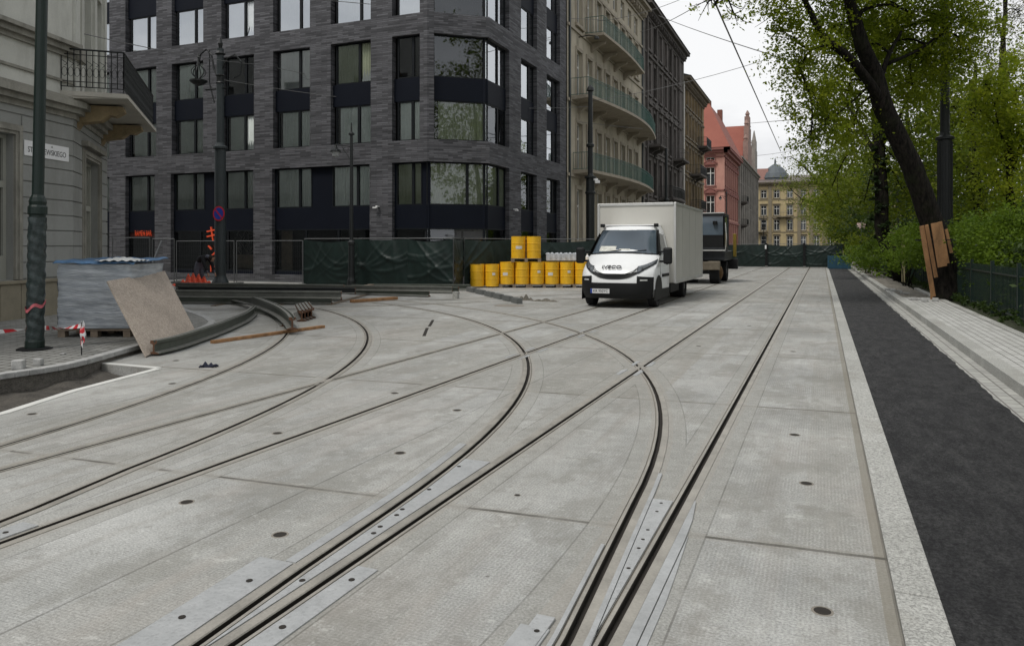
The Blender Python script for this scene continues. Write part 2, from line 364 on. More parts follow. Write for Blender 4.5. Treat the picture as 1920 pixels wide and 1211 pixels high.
g=B(); g.grid(lambda a,b:(-400+800*a,-60+900*b,-.24),8,8); struct(g.build('ground',M('ground_soil',(.12,.12,.10),.95,0,.3,.5,5)))
deck=B().prism([(-60,-3),(.32,-3),(.32,160),(-60,160)],-.23,0).build('tram_track_slab',MT['deck']); struct(deck)
cut=[]
pit=B().prism([(-7.05,-4),(-7.25,3.4),(-7.52,4.9),(-7.93,5.94),(-8.31,7.47),(-10.2,7.49),(-12,-4)],-.19,.3).build('tmpcut',MT['deck']); cut.append(pit)
for i,(k,pts,sg) in enumerate(RAILS):
    b=B(); l=offs(pts,-W-.002); r=offs(pts,W+.002); z0=-.06-.0013*i; n=len(pts); vs=[]; fs=[]
    for a,c in zip(l,r): vs+=[(a.x,a.y,z0),(c.x,c.y,z0),(c.x,c.y,.05+.001*i),(a.x,a.y,.05+.001*i)]
    for j in range(n-1):
        o=j*4
        for q in range(4): fs.append((o+q,o+(q+1)%4,o+4+(q+1)%4,o+4+q))
    fs+= [(3,2,1,0),tuple((n-1)*4+q for q in range(4))]
    b.add(vs,fs); cut.append(b.build('tmpcut',MT['deck'],fix=True))
for c in cut:
    md=deck.modifiers.new('c','BOOLEAN'); md.object=c; md.operation='DIFFERENCE'; md.solver='EXACT'
    bpy.context.view_layer.update()
    me=bpy.data.meshes.new_from_object(deck.evaluated_get(bpy.context.evaluated_depsgraph_get()))
    deck.modifiers.clear()
    print('CUT',len(me.polygons))
    deck.data=me
for c in cut: bpy.data.objects.remove(c)
deck.data.name='tram_track_slab'
# rails
RLAB=['rightmost straight tram rail beside the granite kerb band','straight tram rail running under the switch plate to the left of the rightmost rail',
'straight tram rail crossing the middle junction towards the white truck','straight tram rail farthest left of the straight ones, passing left of the truck',
'curved tram rail branching off the rightmost rail at the near switch','curved tram rail branching from the near left switch plate and bending left',
'curved tram rail ending in the shiny double bend in mid junction','outermost left curved tram rail reaching the steel bars by the pallet',
'far tram rail crossing sideways behind the junction, nearer one','far tram rail crossing sideways behind the junction, farther one']
for i,(k,pts,sg) in enumerate(RAILS):
    z=.0035+.0004*i
    prof=[(-W,-.05),(-W,z),(-.008,z),(-.004,z-.006),(-.002,-.030+.0004*i),(.029,-.030+.0004*i),(.031,z-.004),(.034,z-.001),(.052,z-.001),(.0525,-.004),(W,-.004),(W,-.05)]
    b=B(); cols=[offs(pts,s*sg) for s,_ in prof]
    n=len(pts); m=len(prof)
    vs=[(cols[q][j].x,cols[q][j].y,prof[q][1]) for j in range(n) for q in range(m)]
    mats=[0,0,0,1,1,1,1,0,0,2,2]
    for j in range(n-1):
        for q in range(m-1):
            b.f.append((j*m+q,j*m+q+1,(j+1)*m+q+1,(j+1)*m+q)); b.mi.append(mats[q])
    b.v=vs
    o=b.build('tram_rail',[MT['railtop'],MT['groove'],MT['rubber']])
    bm=bmesh.new(); bm.from_mesh(o.data); 
    for f in bm.faces:
        pass
    up=sum(f.normal.z*f.calc_area() for f in bm.faces if abs(f.normal.z)>.5)
    if up<0: bmesh.ops.reverse_faces(bm,faces=bm.faces)
    bm.to_mesh(o.data); bm.free()
    tag(o,RLAB[i],'tram rail','tram rails set in the concrete')
# switch plates
def xA(y): 
    return np.interp(y,[p.y for p in pA[:30]],[p.x for p in pA[:30]])
def xB(y): return np.interp(y,[p.y for p in pB[:30]],[p.x for p in pB[:30]])
def treadsteel():
    m,t,b=nt('zinc_tread_plate'); n=noise(t,pos(t),8,5,.7); n2=noise(t,pos(t),150,2)
    vo=N(t,'ShaderNodeTexVoronoi'); vo.inputs['Scale'].default_value=38; L(t,pos(t),vo.inputs['Vector'])
    c=mixc(t,n,(.30,.31,.31),(.55,.56,.56)); c=mixc(t,.4,c,mixc(t,n2,(.7,.7,.7),(1.3,1.3,1.3)),'MULTIPLY')
    c=mixc(t,math_(t,'MULTIPLY',math_(t,'LESS_THAN',vo.outputs['Distance'],.3),.25),c,(.25,.25,.25))
    L(t,c,b.inputs['Base Color']); b.inputs['Roughness'].default_value=.5; b.inputs['Metallic'].default_value=.3; bump(t,b,vo.outputs['Distance'],.5,.004); return m
MT['tread']=treadsteel()
def strip(name,yl,fl,fr,z,mat,parent,n=10):
    ys=[yl[0]+(yl[1]-yl[0])*i/n for i in range(n+1)]
    poly=[(fl(y),y) for y in ys]+[(fr(y),y) for y in reversed(ys)]
    return B().prism(list(reversed(poly)),-.02,z).build(name,mat,parent)
def bolts(ps,parent,z,r=.016):
    for x,y in ps:
        b=B(); b.lathe((x,y,z),[(r,-.01),(r,.001),(r*.4,.0012)],10); b.build('bolt_hole',MT['groove'],parent)
t=thing('switch_plate','long pale steel switch plate between the two rails at the bottom right junction','switch plate')
strip('tread_plate',(1.5,4.85),lambda y:xA(y)+.088,lambda y:-.82-.065,.009,MT['tread'],t)
strip('point_blade',(1.5,5.4),lambda y:xA(y)+.058,lambda y:xA(y)+.084,.012,MT['steel'],t)
strip('side_strip',(1.5,4.9),lambda y:-.82+.064,lambda y:-.82+.07+.045*min(1,(4.95-y)/.5),.010,MT['steel'],t)
strip('outer_strip',(1.5,4.3),lambda y:-.82+.12,lambda y:-.82+.12+.035*min(1,(4.35-y)/.8),.006,MT['steel'],t)
strip('side_strip',(1.5,4.0),lambda y:xA(y)-.085,lambda y:xA(y)-.064,.010,MT['steel'],t)
bolts([((xA(y)+.088-.885)/2,y) for y in (3.75,4.02,4.15,4.3,4.62,4.78)],t,.009,.011)
t=thing('switch_box','small pale steel drain box beside the curved rail at the bottom edge','switch box')
B().box(-1.21,-1.075,2.3,3.02,-.02,.010).build('cover',MT['steel'],t,bevel=.002); B().box(-1.17,-1.085,2.5,3.12,.0,.0135).build('lid',MT['tread'],t)
bolts([(-1.12,2.98)],t,.0135,.013)
t=thing('switch_plate','long pale steel switch plate between the two rails at the bottom left of centre','switch plate')
strip('tread_plate',(1.5,5.2),lambda y:xB(y)+.064,lambda y:-2.27-.064,.008,MT['tread'],t)
strip('outer_plate',(1.5,3.15),lambda y:xB(y)-.29,lambda y:xB(y)-.075,.006,MT['tread'],t)
strip('outer_strip',(3.16,5.6),lambda y:xB(y)-.13,lambda y:xB(y)-.066,.007,MT['steel'],t)
strip('side_plate',(1.5,3.25),lambda y:-2.27+.066,lambda y:-2.27+.185,.007,MT['tread'],t)
bolts([(-2.40,3.95),(-2.42,4.05),(-2.39,3.75),(-2.37,3.65),(-2.45,4.45),(-2.5,5.0),(-2.36,3.0),(-2.62,2.5),(-2.6,2.9),(-2.15,2.6),(-2.14,3.1)],t,.009)
t=thing('switch_plate','short pale steel switch plate cut by the left edge of the picture','switch plate')
strip('tread_plate',(1.5,3.0),lambda y:-4.47+.07,lambda y:-4.2-.066,.008,MT['tread'],t); bolts([(-4.33,2.85),(-4.33,2.7)],t,.009)
# frog castings at the crossings
for lab,(x,y) in (('light crossing casting where the near curve meets the long straight rail, nearest of the crossings',(-2.31,10.0)),('light crossing casting at the second rail crossing left of the nearest one',(-4.2,10.75)),('light crossing casting at the far crossing in front of the truck',(-4.2,13.6))):
    t=thing('rail_crossing',lab,'rail crossing',(x,y,0),0,'rail crossing castings')
    for sx,sy in ((-1,-1),(1,1),(-1,1),(1,-1)):
        b=B(); x0=sx*.085; b.prism([(x0,sy*.15),(x0+sx*.06,sy*.25),(x0+sx*.05,sy*.6),(x0,sy*.6)][::(1 if sx*sy>0 else -1)],-.01,.006); b.build('casting_wing',MT['steel'],t,fix=True)
# lifting sockets
HO=[(1542,1145),(1512,906),(1490,815),(1487,659),(525,1002),(350,941),(750,849),(857,769),(520,812),(740,737),(60,776),(1310,649),(323,719),(970,928),(1405,611),(330,676)]
HL=['largest dark socket in the near right slab beside the kerb band','dark socket second from the camera along the right slab','small dark socket third from the camera along the right slab','tiny dark socket farthest along the right slab',
'dark chipped socket left of the bottom left switch plate','dark socket in the slab at left between the curved rails','dark socket in the slab left of the long curved rail, mid distance','small dark socket just left of the bend of the long curved rail',
'dark socket between the two middle left rails','small dark socket beside the third straight rail in mid junction','dark oval socket near the white edge of the left pit','tiny socket between the two rails of the right track','tiny socket near the dropped dark glove, towards the camera',
'faint tiny socket in the slab between curved and straight rails','tiny faraway socket inside the right track','tiny dark socket close behind the dropped glove']
for (u,v),lab in zip(HO,HL):
    x,y=at(u,v); t=thing('lifting_socket',lab,'slab socket',(x,y,0),0,'lifting sockets in the concrete slabs')
    r=.038 if lab[:5]!='faint' else .018
    b=B(); b.lathe((0,0,0),[(r,-.01),(r,.0015),(r*.2,.0016)],14); b.build('hole',MT['groove'],t)
    b=B(); b.lathe((0,0,0),[(r*1.35,-.01),(r*1.3,.001),(r*1.0,.001)],14); b.build('rim',MT['rubber'],t)
t=thing('manhole_cover','dark round manhole cover between the barrels and the truck','manhole cover',at(955,573)+(0,)); B().lathe((0,0,0),[(.42,-.01),(.42,.006),(.05,.008)],24).build('lid',MT['rubber'],t)
# right hand side: kerb band, asphalt, gutter, kerb, pavement
def slabs(name,x0,x1,y0,y1,step,z,mat,zb=-.2,gap=.012,jit=.0):
    b=B(); y=y0; 
    while y<y1:
        b.box(x0,x1,y,min(y+step,y1)-gap,zb,z+random.uniform(-jit,jit)); y+=step
    return struct(b.build(name,mat,bevel=.006))
slabs('kerb_band',.323,.515,-3,160,1.0,.006,MT['granite'],jit=.001)
b=B(); n=400; vs=[];
for i in range(n+1):
    y=-3+163*i/n
for i in range(n): pass
def ragged(y): return 1.755+.010*math.sin(y*3.1)+.008*math.sin(y*7.7+1)+.006*math.sin(y*17)
ys=[-3+.04*i for i in range(2000)]+[77+i*2 for i in range(60)]
vs=[];fs=[]
for i,y in enumerate(ys): vs+=[(.515,y,-.004),(1.2,y,.0),(ragged(y) if y<60 else 1.75,y,-.006),(ragged(y) if y<60 else 1.75,y,-.05)]
for i in range(len(ys)-1):
    for q in range(3): fs.append((i*4+q,i*4+q+1,i*4+5+q,i*4+4+q))
struct(B().add(vs,fs).build('asphalt_road',MT['asphalt']))
struct(B().box(1.6,2.055,-3,160,-.2,-.018).build('gutter',MT['gutter']))
struct(B().box(.4,1.72,-3,160,-.2,-.03).build('road_base',MT['soil']))
slabs('kerb',2.06,2.27,-3,160,1.0,.115,MT['granite'],jit=.002)
struct(B().box(2.273,3.14,-3,25.5,-.2,.11).build('pavement',MT['setts']))
slabs('pavement_edging',3.145,3.3,-3,31,1.0,.125,MT['granite'],jit=.003)
b=B(); b.grid(lambda a,c:(2.273+a*.87,25.503+c*120,.075+.03*math.sin(c*900+a*7)*math.sin(a*9+c*377)),10,500); struct(b.build('earth_strip',M('pale_rubble_earth',(.2,.185,.16),.95,0,.4,5,30,1,.03)))
b=B(); b.grid(lambda a,c:(3.302+a*80,-20+c*180,.09+a*.6+.04*math.sin(a*300+c*40)),60,60); struct(b.build('park_ground',M('park_earth',(.035,.04,.02),.95,0,.5,3,30,1,.03)))
# left pavement of worn setts with kerb
LP=[(-9.07,-3),(-9.07,5.9),(-9.06,6.84),(-9.76,8.49),(-10.47,10.34),(-11.2,11.5),(-11.76,12.05),(-12.9,12.9),(-14.54,13.97),(-16.5,15.6),(-19,17.3),(-24,18.5),(-40,19)]
kp=crm(v3(LP[1:]),5); kp=[Vector((-9.07,-3,0))]+kp
inn=offs(kp,-.14)
poly=[(p.x,p.y) for p in inn]+[(-40,-3)]
struct(B().prism(poly,-.2,.115).build('pavement',MT['setts2']))
b=B()
for i in range(len(kp)-1):
    a,c,d,e=kp[i],kp[i+1],inn[i+1],inn[i]
    b.prism([(a.x,a.y),(c.x,c.y),(d.x-.0,d.y),(e.x,e.y)],.055,.125)
struct(b.build('kerb',MT['granite2'],bevel=.01))
b=B()
ki=offs(kp,-.03)
for i in range(len(kp)-1):
    a,c,d,e=ki[i],ki[i+1],inn[i+1],inn[i]; b.prism([(a.x,a.y),(c.x,c.y),(d.x,d.y),(e.x,e.y)],-.215,.052)
struct(b.build('kerb_bedding',M('dark_kerb_bedding',(.13,.12,.105),.95,0,.5,12,50,1,.02)))
# white edge coping of the pit
pe=[Vector((-6.9,-3,0)),Vector((-7.25,3.4,0)),Vector((-7.52,4.9,0)),Vector((-7.93,5.94,0)),Vector((-8.31,7.47,0))]
o1=offs(pe,.0); o2=offs(pe,.10); b=B()
for i in range(len(pe)-1): b.prism([(o1[i].x,o1[i].y),(o2[i].x,o2[i].y),(o2[i+1].x,o2[i+1].y),(o1[i+1].x,o1[i+1].y)],-.02,.008)
b.prism([(-9.35,7.49),(-8.31,7.47),(-8.3,7.57),(-9.38,7.57)],-.02,.009)
struct(b.build('pit_coping',M('white_concrete_edge',(.60,.60,.57),.8,0,.1)))
b=B(); b.grid(lambda a,c:(-10+a*3.2,-3+c*10.45,-.125-.05*(a*3.2-.9>1.2)*0+.05*max(0,1-a*1.9)-.04*a+.02*math.sin(a*23+c*41)+.02*math.sin(c*97)),40,80); struct(b.build('pit_soil',MT['soil']))
# ================================================================ BUILDINGS
class Fac:
    def __init__(s,p,q):
        s.o=Vector((p[0],p[1],0)); d=Vector((q[0]-p[0],q[1]-p[1],0)); s.len=d.length; s.u=d.normalized(); s.n=Vector((s.u.y,-s.u.x,0))
    def pt(s,u,z,d=0): # d>0 inward
        p=s.o+s.u*u-s.n*d; return (p.x,p.y,z)
    def box(s,b,u0,u1,z0,z1,d0,d1):
        vs=[s.pt(u,z,d) for z in (z0,z1) for u,d in ((u0,d0),(u1,d0),(u1,d1),(u0,d1))]
        return b.add(vs,[(3,2,1,0),(4,5,6,7),(0,1,5,4),(1,2,6,5),(2,3,7,6),(3,0,4,7)])
def wallskin(b,f,u0,u1,z0,z1,ops,th):
    us=sorted({u0,u1}|{min(max(x,u0),u1) for o in ops for x in o[:2]}); zs=sorted({z0,z1}|{min(max(x,z0),z1) for o in ops for x in o[2:4]})
    us=[x for i,x in enumerate(us) if i==0 or x-us[i-1]>1e-4]; zs=[x for i,x in enumerate(zs) if i==0 or x-zs[i-1]>1e-4]
    solid={}
    for i in range(len(us)-1):
        for j in range(len(zs)-1):
            cu=(us[i]+us[i+1])/2; cz=(zs[j]+zs[j+1])/2
            solid[i,j]=not any(o[0]<cu<o[1] and o[2]<cz<o[3] for o in ops)
    for (i,j),s in solid.items():
        a,c,e,g=us[i],us[i+1],zs[j],zs[j+1]
        if s: b.add([f.pt(a,e),f.pt(c,e),f.pt(c,g),f.pt(a,g)],[(0,1,2,3)])
        else:
            if solid.get((i-1,j)): b.add([f.pt(a,e),f.pt(a,e,th),f.pt(a,g,th),f.pt(a,g)],[(0,3,2,1)])
            if solid.get((i+1,j)): b.add([f.pt(c,e),f.pt(c,e,th),f.pt(c,g,th),f.pt(c,g)],[(0,1,2,3)])
            if solid.get((i,j-1)): b.add([f.pt(a,e),f.pt(c,e),f.pt(c,e,th),f.pt(a,e,th)],[(0,1,2,3)])
            if solid.get((i,j+1)): b.add([f.pt(a,g),f.pt(c,g),f.pt(c,g,th),f.pt(a,g,th)],[(0,3,2,1)])
# ---- dark brick corner hotel
MT['hbrick']=brickmat('dark_grey_long_brick',(.11,.11,.12),(.022,.022,.026),(.05,.05,.053),.58,.078,.010,'wall',.75,1.0,.75)
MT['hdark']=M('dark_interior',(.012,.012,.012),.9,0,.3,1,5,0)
MT['curtaingrey']=M('grey_green_curtain',(.84,.90,.86),.9,0,.1,1,8,0)
MT['curtaindim']=M('dim_olive_curtain',(.30,.33,.23),.9,0,.15,1,8,0)
XR=-13.25; A=(-15.35,27.7); Bc=(-13.25,29.4)
hotel=thing('corner_building','dark grey long-brick corner building with wide black framed curtained windows','building',(-15,28,0))
def hp(o): # children are authored in world coordinates
    o.parent=hotel; o.matrix_parent_inverse=Matrix.Translation(hotel.location).inverted(); return o
def kid(o,par):
    o.parent=par; o.matrix_parent_inverse=par.matrix_basis.inverted() if par.type=='EMPTY' else Matrix.Identity(4)
    return o
FL=Fac((-44,27.7),A); FC=Fac(A,Bc); FR=Fac(Bc,(XR,39.95))
U=lambda x:x+44
def curtain(f,u0,u1,z0,z1,d,par,mat,amp=.035,wl=.13):
    n=max(8,int((u1-u0)/.035)); ph=random.random()*9
    b=B(); b.grid(lambda a,c:f.pt(u0+a*(u1-u0),z0+c*(z1-z0),d+amp*math.sin((a*(u1-u0))/wl*2*math.pi+ph+1.3*math.sin(a*7+ph))),n,1)
    o=b.build('curtain',mat,smooth=True); o.parent=par; return o
WIN=[0]
def hwindow(f,u0,u1,z0,z1,bright,mul=.62,full=None,glass=None,cov=(0.02,.98),tilt=False,sides=True):
    """dark framed window, wide pane and narrow casement; frame part with panes and curtain as sub-parts"""
    d=.20; t=.055; b=B(); w=u1-u0
    f.box(b,u0,u1,z0,z0+t,d,d+.08); f.box(b,u0,u1,z1-t,z1,d,d+.08)
    f.box(b,u0,u0+t,z0+t,z1-t,d,d+.08); f.box(b,u1-t,u1,z0+t,z1-t,d,d+.08)
    um=u0+w*mul
    if mul: f.box(b,um-.06,um+.06,z0+t,z1-t,d-.01,d+.08)
    fr=b.build('window',MT['frame_dark'],bevel=0); hp(fr)
    g=glass or MT['glass']
    b=B(); 
    panes=[(u0+t,(um-.06 if mul else u1-t))]+([(um+.06,u1-t)] if mul else [])
    for k,(a,c) in enumerate(panes):
        if tilt and k==1: b.add([f.pt(a,z0+t,d+.03),f.pt(c,z0+t,d+.03),f.pt(c,z1-t,d+.35),f.pt(a,z1-t,d+.35)],[(0,1,2,3)])
        else: b.add([f.pt(a,z0+t,d+.04),f.pt(c,z0+t,d+.04),f.pt(c,z1-t,d+.04),f.pt(a,z1-t,d+.04)],[(0,1,2,3)])
    o=b.build('pane',g); o.parent=fr
    if bright is not None: curtain(f,u0+w*cov[0],u0+w*cov[1],z0+.03,z1-.03,d+.10,fr,bright)
    WIN[0]+=1
    return fr
G1=(6.17,7.88,8.86,10.66); G2=(11.54,13.30,14.3,16.05)
HTOP=17.0
baysL=[(fx(150,27.7),fx(205,27.7)),(fx(235,27.7),fx(293,27.7)),(fx(322,27.7),fx(381,27.7)),(fx(415,27.7),fx(476,27.7)),(fx(512,27.7),fx(581,27.7)),(fx(620,27.7),fx(695,27.7)),(fx(735,27.7),fx(787,27.7))]
baysL=[(fx(150,27.7)-7.2+0,fx(150,27.7)-4.6),(fx(150,27.7)-3.4,fx(150,27.7)-.9)]+baysL
baysL=[(U(a),U(b)) for a,b in baysL]
ops=[]
for a,b in baysL: ops+=[(a,b,G1[0],G1[3]),(a,b,G2[0],G2[3])]
gd=[(U(fx(235,27.7)),U(fx(290,27.7))),(U(fx(320,27.7)),U(fx(475,27.7))),(U(fx(510,27.7)),U(fx(693,27.7))),(U(fx(735,27.7)),FL.len),(U(fx(140,27.7)),U(fx(205,27.7)))]
for a,b in gd: ops.append((a,b,.35,5.24))
wb=B(); wallskin(wb,FL,0,FL.len,0,HTOP,ops,.34)
c0=.30
wallskin(wb,FC,0,FC.len,0,HTOP,[(c0,FC.len,G1[0],G1[3]),(c0,FC.len,G2[0],G2[3]),(-.1,FC.len,.35,5.24)],.34)
rw=fy(955,XR)-29.4
baysR=[(fy(977,XR)-29.4,fy(1007,XR)-29.4),(fy(1025,XR)-29.4,fy(1050,XR)-29.4)]
opr=[(0,rw,G1[0],G1[3]),(0,rw,G2[0],G2[3]),(0,rw,.35,5.24)]
for a,b in baysR: opr+=[(a,b,G1[0],G1[3]),(a,b,G2[0],G2[3]),(a,b,.35,5.24)]
wallskin(wb,FR,0,FR.len,0,HTOP,opr,.34)
# roof slab and parapet closing the top
wb.prism([(-44,27.75),(A[0],27.75),(Bc[0]-.05,29.42),(XR-.05,39.9),(-44,39.9)],HTOP-.3,HTOP)
hp(wb.build('wall',MT['hbrick']))
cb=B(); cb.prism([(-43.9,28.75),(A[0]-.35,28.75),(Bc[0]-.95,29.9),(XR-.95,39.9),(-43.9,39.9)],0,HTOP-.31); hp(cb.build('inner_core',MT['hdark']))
# spandrels and windows
sb=B(); k=0
looks={2:[('g',1,0),('w',1,0),('g',.0,0),('w',.9,0)]}
def sp(f,u0,u1,z0,z1,d=.18,d1=None): hp(f.box(B(),u0,u1,z0,z1,d-(.08 if d>.2 else 0),(d1 or d+.12)-(.06 if d>.2 else 0)).build('cladding_panel',MT['spandrel']))
bw=MT['curtain']; bg=MT['curtaingrey']; bd=MT['curtaindim']
for i,(a,b) in enumerate(baysL):
    sp(FL,a,b,G1[1],G1[2]); sp(FL,a,b,G2[1],G2[2])
    hwindow(FL,a+.16,b,G1[0],G1[1],bg,.62,cov=(.08,.97),tilt=(i==5))
    hwindow(FL,a+.16,b,G1[2],G1[3],[bg,bg,bg,bg,bg,None,bw,bd,None][i],.64,tilt=(i==7),cov=(.05,.5) if i==5 else (.03,.98),glass=MT['glass_hi'] if i==6 else None)
    hwindow(FL,a+.16,b,G2[0],G2[1],bw,[.62,.62,.62,.62,.64,.62,.66,.68,0][i],glass=MT['glass_hi'],tilt=(i==5))
    hwindow(FL,a+.16,b,G2[2],G2[3],bw if i%3 else bg,.62,glass=MT['glass_hi'])
# ground floor fillings
def gf(f,a,b,wins,cur,sign=0):
    sp(f,a,b,2.43,3.41,.28,.42)
    sp(f,a,b,.1,.5,.28,.5)
    prev=a
    for (u0,u1) in wins:
        if u0-prev>.05: sp(f,prev,u0,3.41,5.24,.30,.40)
        hwindow(f,u0,u1,3.41,5.24,cur,.66,cov=(.03,.97)); prev=u1
    if b-prev>.05: sp(f,prev,b,3.41,5.24,.30,.40)
    n=max(1,round((b-a)/1.9))
    for q in range(n): hwindow(f,a+(b-a)*q/n,a+(b-a)*(q+1)/n,.5,2.43,None,0)
UU=lambda u:U(fx(u,27.7))
gf(FL,gd[4][0],gd[4][1],[(gd[4][0]+.3,gd[4][1])],bg)
gf(FL,gd[0][0],gd[0][1],[(gd[0][0]+.1,gd[0][1])],bg)
gf(FL,gd[1][0],gd[1][1],[(gd[1][0]+.1,UU(378)),(UU(418),UU(474))],bg)
gf(FL,gd[2][0],gd[2][1],[(gd[2][0]+.1,UU(580)),(UU(618),UU(692))],bg)
gf(FL,gd[3][0],gd[3][1],[(gd[3][0]+.1,UU(787))],bd)
# corner bays (chamfer + return)
for f,a,b,m in ((FC,c0,FC.len,0),(FR,0,rw,.6)):
    sp(f,a,b,G1[1],G1[2]); sp(f,a,b,G2[1],G2[2])
    hwindow(f,a,b,G1[0],G1[1],bd if f is FC else None,m,cov=(.1,.95)); hwindow(f,a,b,G1[2],G1[3],None,m,glass=MT['glass_hi'] if f is FR else MT['glass'])
    hwindow(f,a,b,G2[0],G2[1],None,m,glass=MT['glass_hi'] if f is FR else MT['glass']); hwindow(f,a,b,G2[2],G2[3],bw,m)
gf(FC,0,FC.len,[(0.02,FC.len)],bd); gf(FR,0,rw,[(0,rw)],bd)
for i,(a,b) in enumerate(baysR):
    sp(FR,a,b,G1[1],G1[2]); sp(FR,a,b,G2[1],G2[2])
    for g in (G1,G2):
        hwindow(FR,a,b,g[0],g[1],None,.7,glass=MT['glass_hi']); hwindow(FR,a,b,g[2],g[3],None,.7,glass=MT['glass_hi'])
    gf(FR,a,b,[(a,b)],None)

# low lilac-grey boards behind the corner glass
for a,b in ((758,808),(812,870),(874,918)):
    m=B(); 
    if b<800: m=FL.box(m,UU(a),UU(b),2.02,2.30,.62,.66)
    else:
        s0=FL.box if b<=808 else None
        uu=lambda u:(u-800)/117*FC.len
        FC.box(m,uu(a) if a>800 else 0.02,min(uu(b),2.6),2.02,2.3,.62,.66)
    hp(m.build('sign_board',M('lilac_grey_board',(.16,.15,.17),.6,0,.05)))
# shop counter, shelves inside (plain pale furniture seen through the glass)
for a,b,z0,z1,mt in ((388,400,.5,2.4,'w'),(350,400,.55,1.0,'w'),(425,470,.6,1.25,'w'),(510,530,.5,2.4,'w')):
    hp(FL.box(B(),UU(a),UU(b),z0,z1,.66,.72).build('furniture',MT['woodgrey']))
OR=M('orange_red_lettering',(.85,.10,.035),.45,0,.05)
o=text('sign_lettering','RAMEN BAR',.40,OR,face_mtx(FL.pt(UU(262),2.30,.22),FL.u),ext=.02,xs=.52*1.02*1); hp(o)
hp(FL.box(B(),UU(236),UU(288),2.10,2.50,.235,.25).build('sign_board',M('dark_sign_board',(.03,.006,.005),.5,0,.1)))
o=text('sign_lettering','キ',.85,OR,face_mtx(FL.pt(UU(395),2.18,.10),FL.u),ext=.03); hp(o)
o=text('sign_lettering','ン',.8,OR,face_mtx(FL.pt(UU(395),1.35,.10),FL.u),ext=.03); hp(o)
o=text('sign_lettering','ト',.6,OR,face_mtx(FL.pt(UU(395),.62,.10),FL.u),ext=.03); hp(o)
# branch pattern decal on the right shop window
b=B(); rr=random.Random(3)
for q in range(46):
    u=UU(432)+rr.random()*(UU(470)-UU(432)); z=1.2+rr.random()*1.15; a=rr.uniform(.4,2.6); l=rr.uniform(.15,.45)
    p=FL.pt(u,z,.33); e=FL.pt(u+math.cos(a)*l,min(2.4,z+math.sin(a)*l),.33); b.obox(p,e,.012,.012)
hp(b.build('window_decal',M('grey_decal',(.22,.22,.19),.7)))
# small white cameras on the wall
for f,u,z in ((FL,UU(710),3.35),(FR,fy(963,XR)-29.4,3.35)):
    b=B(); f.box(b,u-.05,u+.05,z,z+.05,-.18,0); f.box(b,u-.16,u+.02,z-.06,z,-.24,-.12); hp(b.build('camera',MT['white']))
print('hotel windows',WIN[0])

# ---- old tenements
def railing(b,f,u0,u1,z,d,h=1.0,step=.11,ends=None,curve=0,r=.012):
    """iron railing along the front edge at distance -d from facade; curve bows it outwards"""
    dd=lambda u:-(d+curve*math.sin(math.pi*(u-u0)/(u1-u0))) 
    n=max(2,int((u1-u0)/step)); us=[u0+(u1-u0)*i/n for i in range(n+1)]
    for zz in (.06,h*.82,h):
        b.tube([f.pt(u,z+zz,dd(u)) for u in us[::max(1,n//24)]+[us[-1]]],.02 if zz==h else .014,5)
    for u in us: b.obox(f.pt(u,z+.05,dd(u)),f.pt(u,z+h,dd(u)),r*1.4,r*1.4,up=(1,0,0))
    for e in (u0,u1):
        m=max(2,int(d/step))
        for zz in (.06,h): b.obox(f.pt(e,z+zz,-.02),f.pt(e,z+zz,dd(e)),.03,.03)
        for q in range(m): b.obox(f.pt(e,z+.05,-d*q/m-.03),f.pt(e,z+h,-d*q/m-.03),r*1.4,r*1.4,up=(1,0,0))
def balcony(f,u0,u1,z,d,par,slab,iron,curve=0,h=1.0,brackets=2,net=None,step=.11):
    n=16; b=B(); 
    top=[];
    for i in range(n):
        ua,ub=u0+(u1-u0)*i/n,u0+(u1-u0)*(i+1)/n
        da=d+.06+curve*math.sin(math.pi*i/n); db=d+.06+curve*math.sin(math.pi*(i+1)/n)
        vs=[f.pt(ua,z-.22,.0),f.pt(ub,z-.22,.0),f.pt(ub,z-.16,-db),f.pt(ua,z-.16,-da),f.pt(ua,z,.0),f.pt(ub,z,.0),f.pt(ub,z,-db),f.pt(ua,z,-da)]
        b.add(vs,[(0,1,2,3),(7,6,5,4),(3,2,6,7)]+([(0,3,7,4)] if i==0 else [])+([(1,5,6,2)] if i==n-1 else []))
    for q in range(brackets):
        u=u0+(u1-u0)*(q+.5)/brackets
        pr=[(0,-.22),(d*.8,-.2),(d*.78,-.34),(d*.4,-.48),(.12,-.75),(0,-.8)]
        vs=[f.pt(u-.13,z+zz,-x) for x,zz in pr]+[f.pt(u+.13,z+zz,-x) for x,zz in pr]; m=len(pr)
        b.add(vs,[tuple(range(m)),tuple(range(2*m-1,m-1,-1))]+[(i,m+i,m+(i+1)%m,(i+1)%m) for i in range(m)])
    ba=b.build('balcony',slab); kid(ba,par)
    r=B(); railing(r,f,u0+.05,u1-.05,z,d,h,step,curve=curve); ro=r.build('railing',iron); ro.parent=ba
    if net:
        b=B(); b.grid(lambda a,c:f.pt(u0+.05+a*(u1-u0-.1),z+.08+c*(h-.12),-(d-.02+curve*math.sin(math.pi*a))+.0),24,1); no=b.build('screen',net); no.parent=ba
    return ba
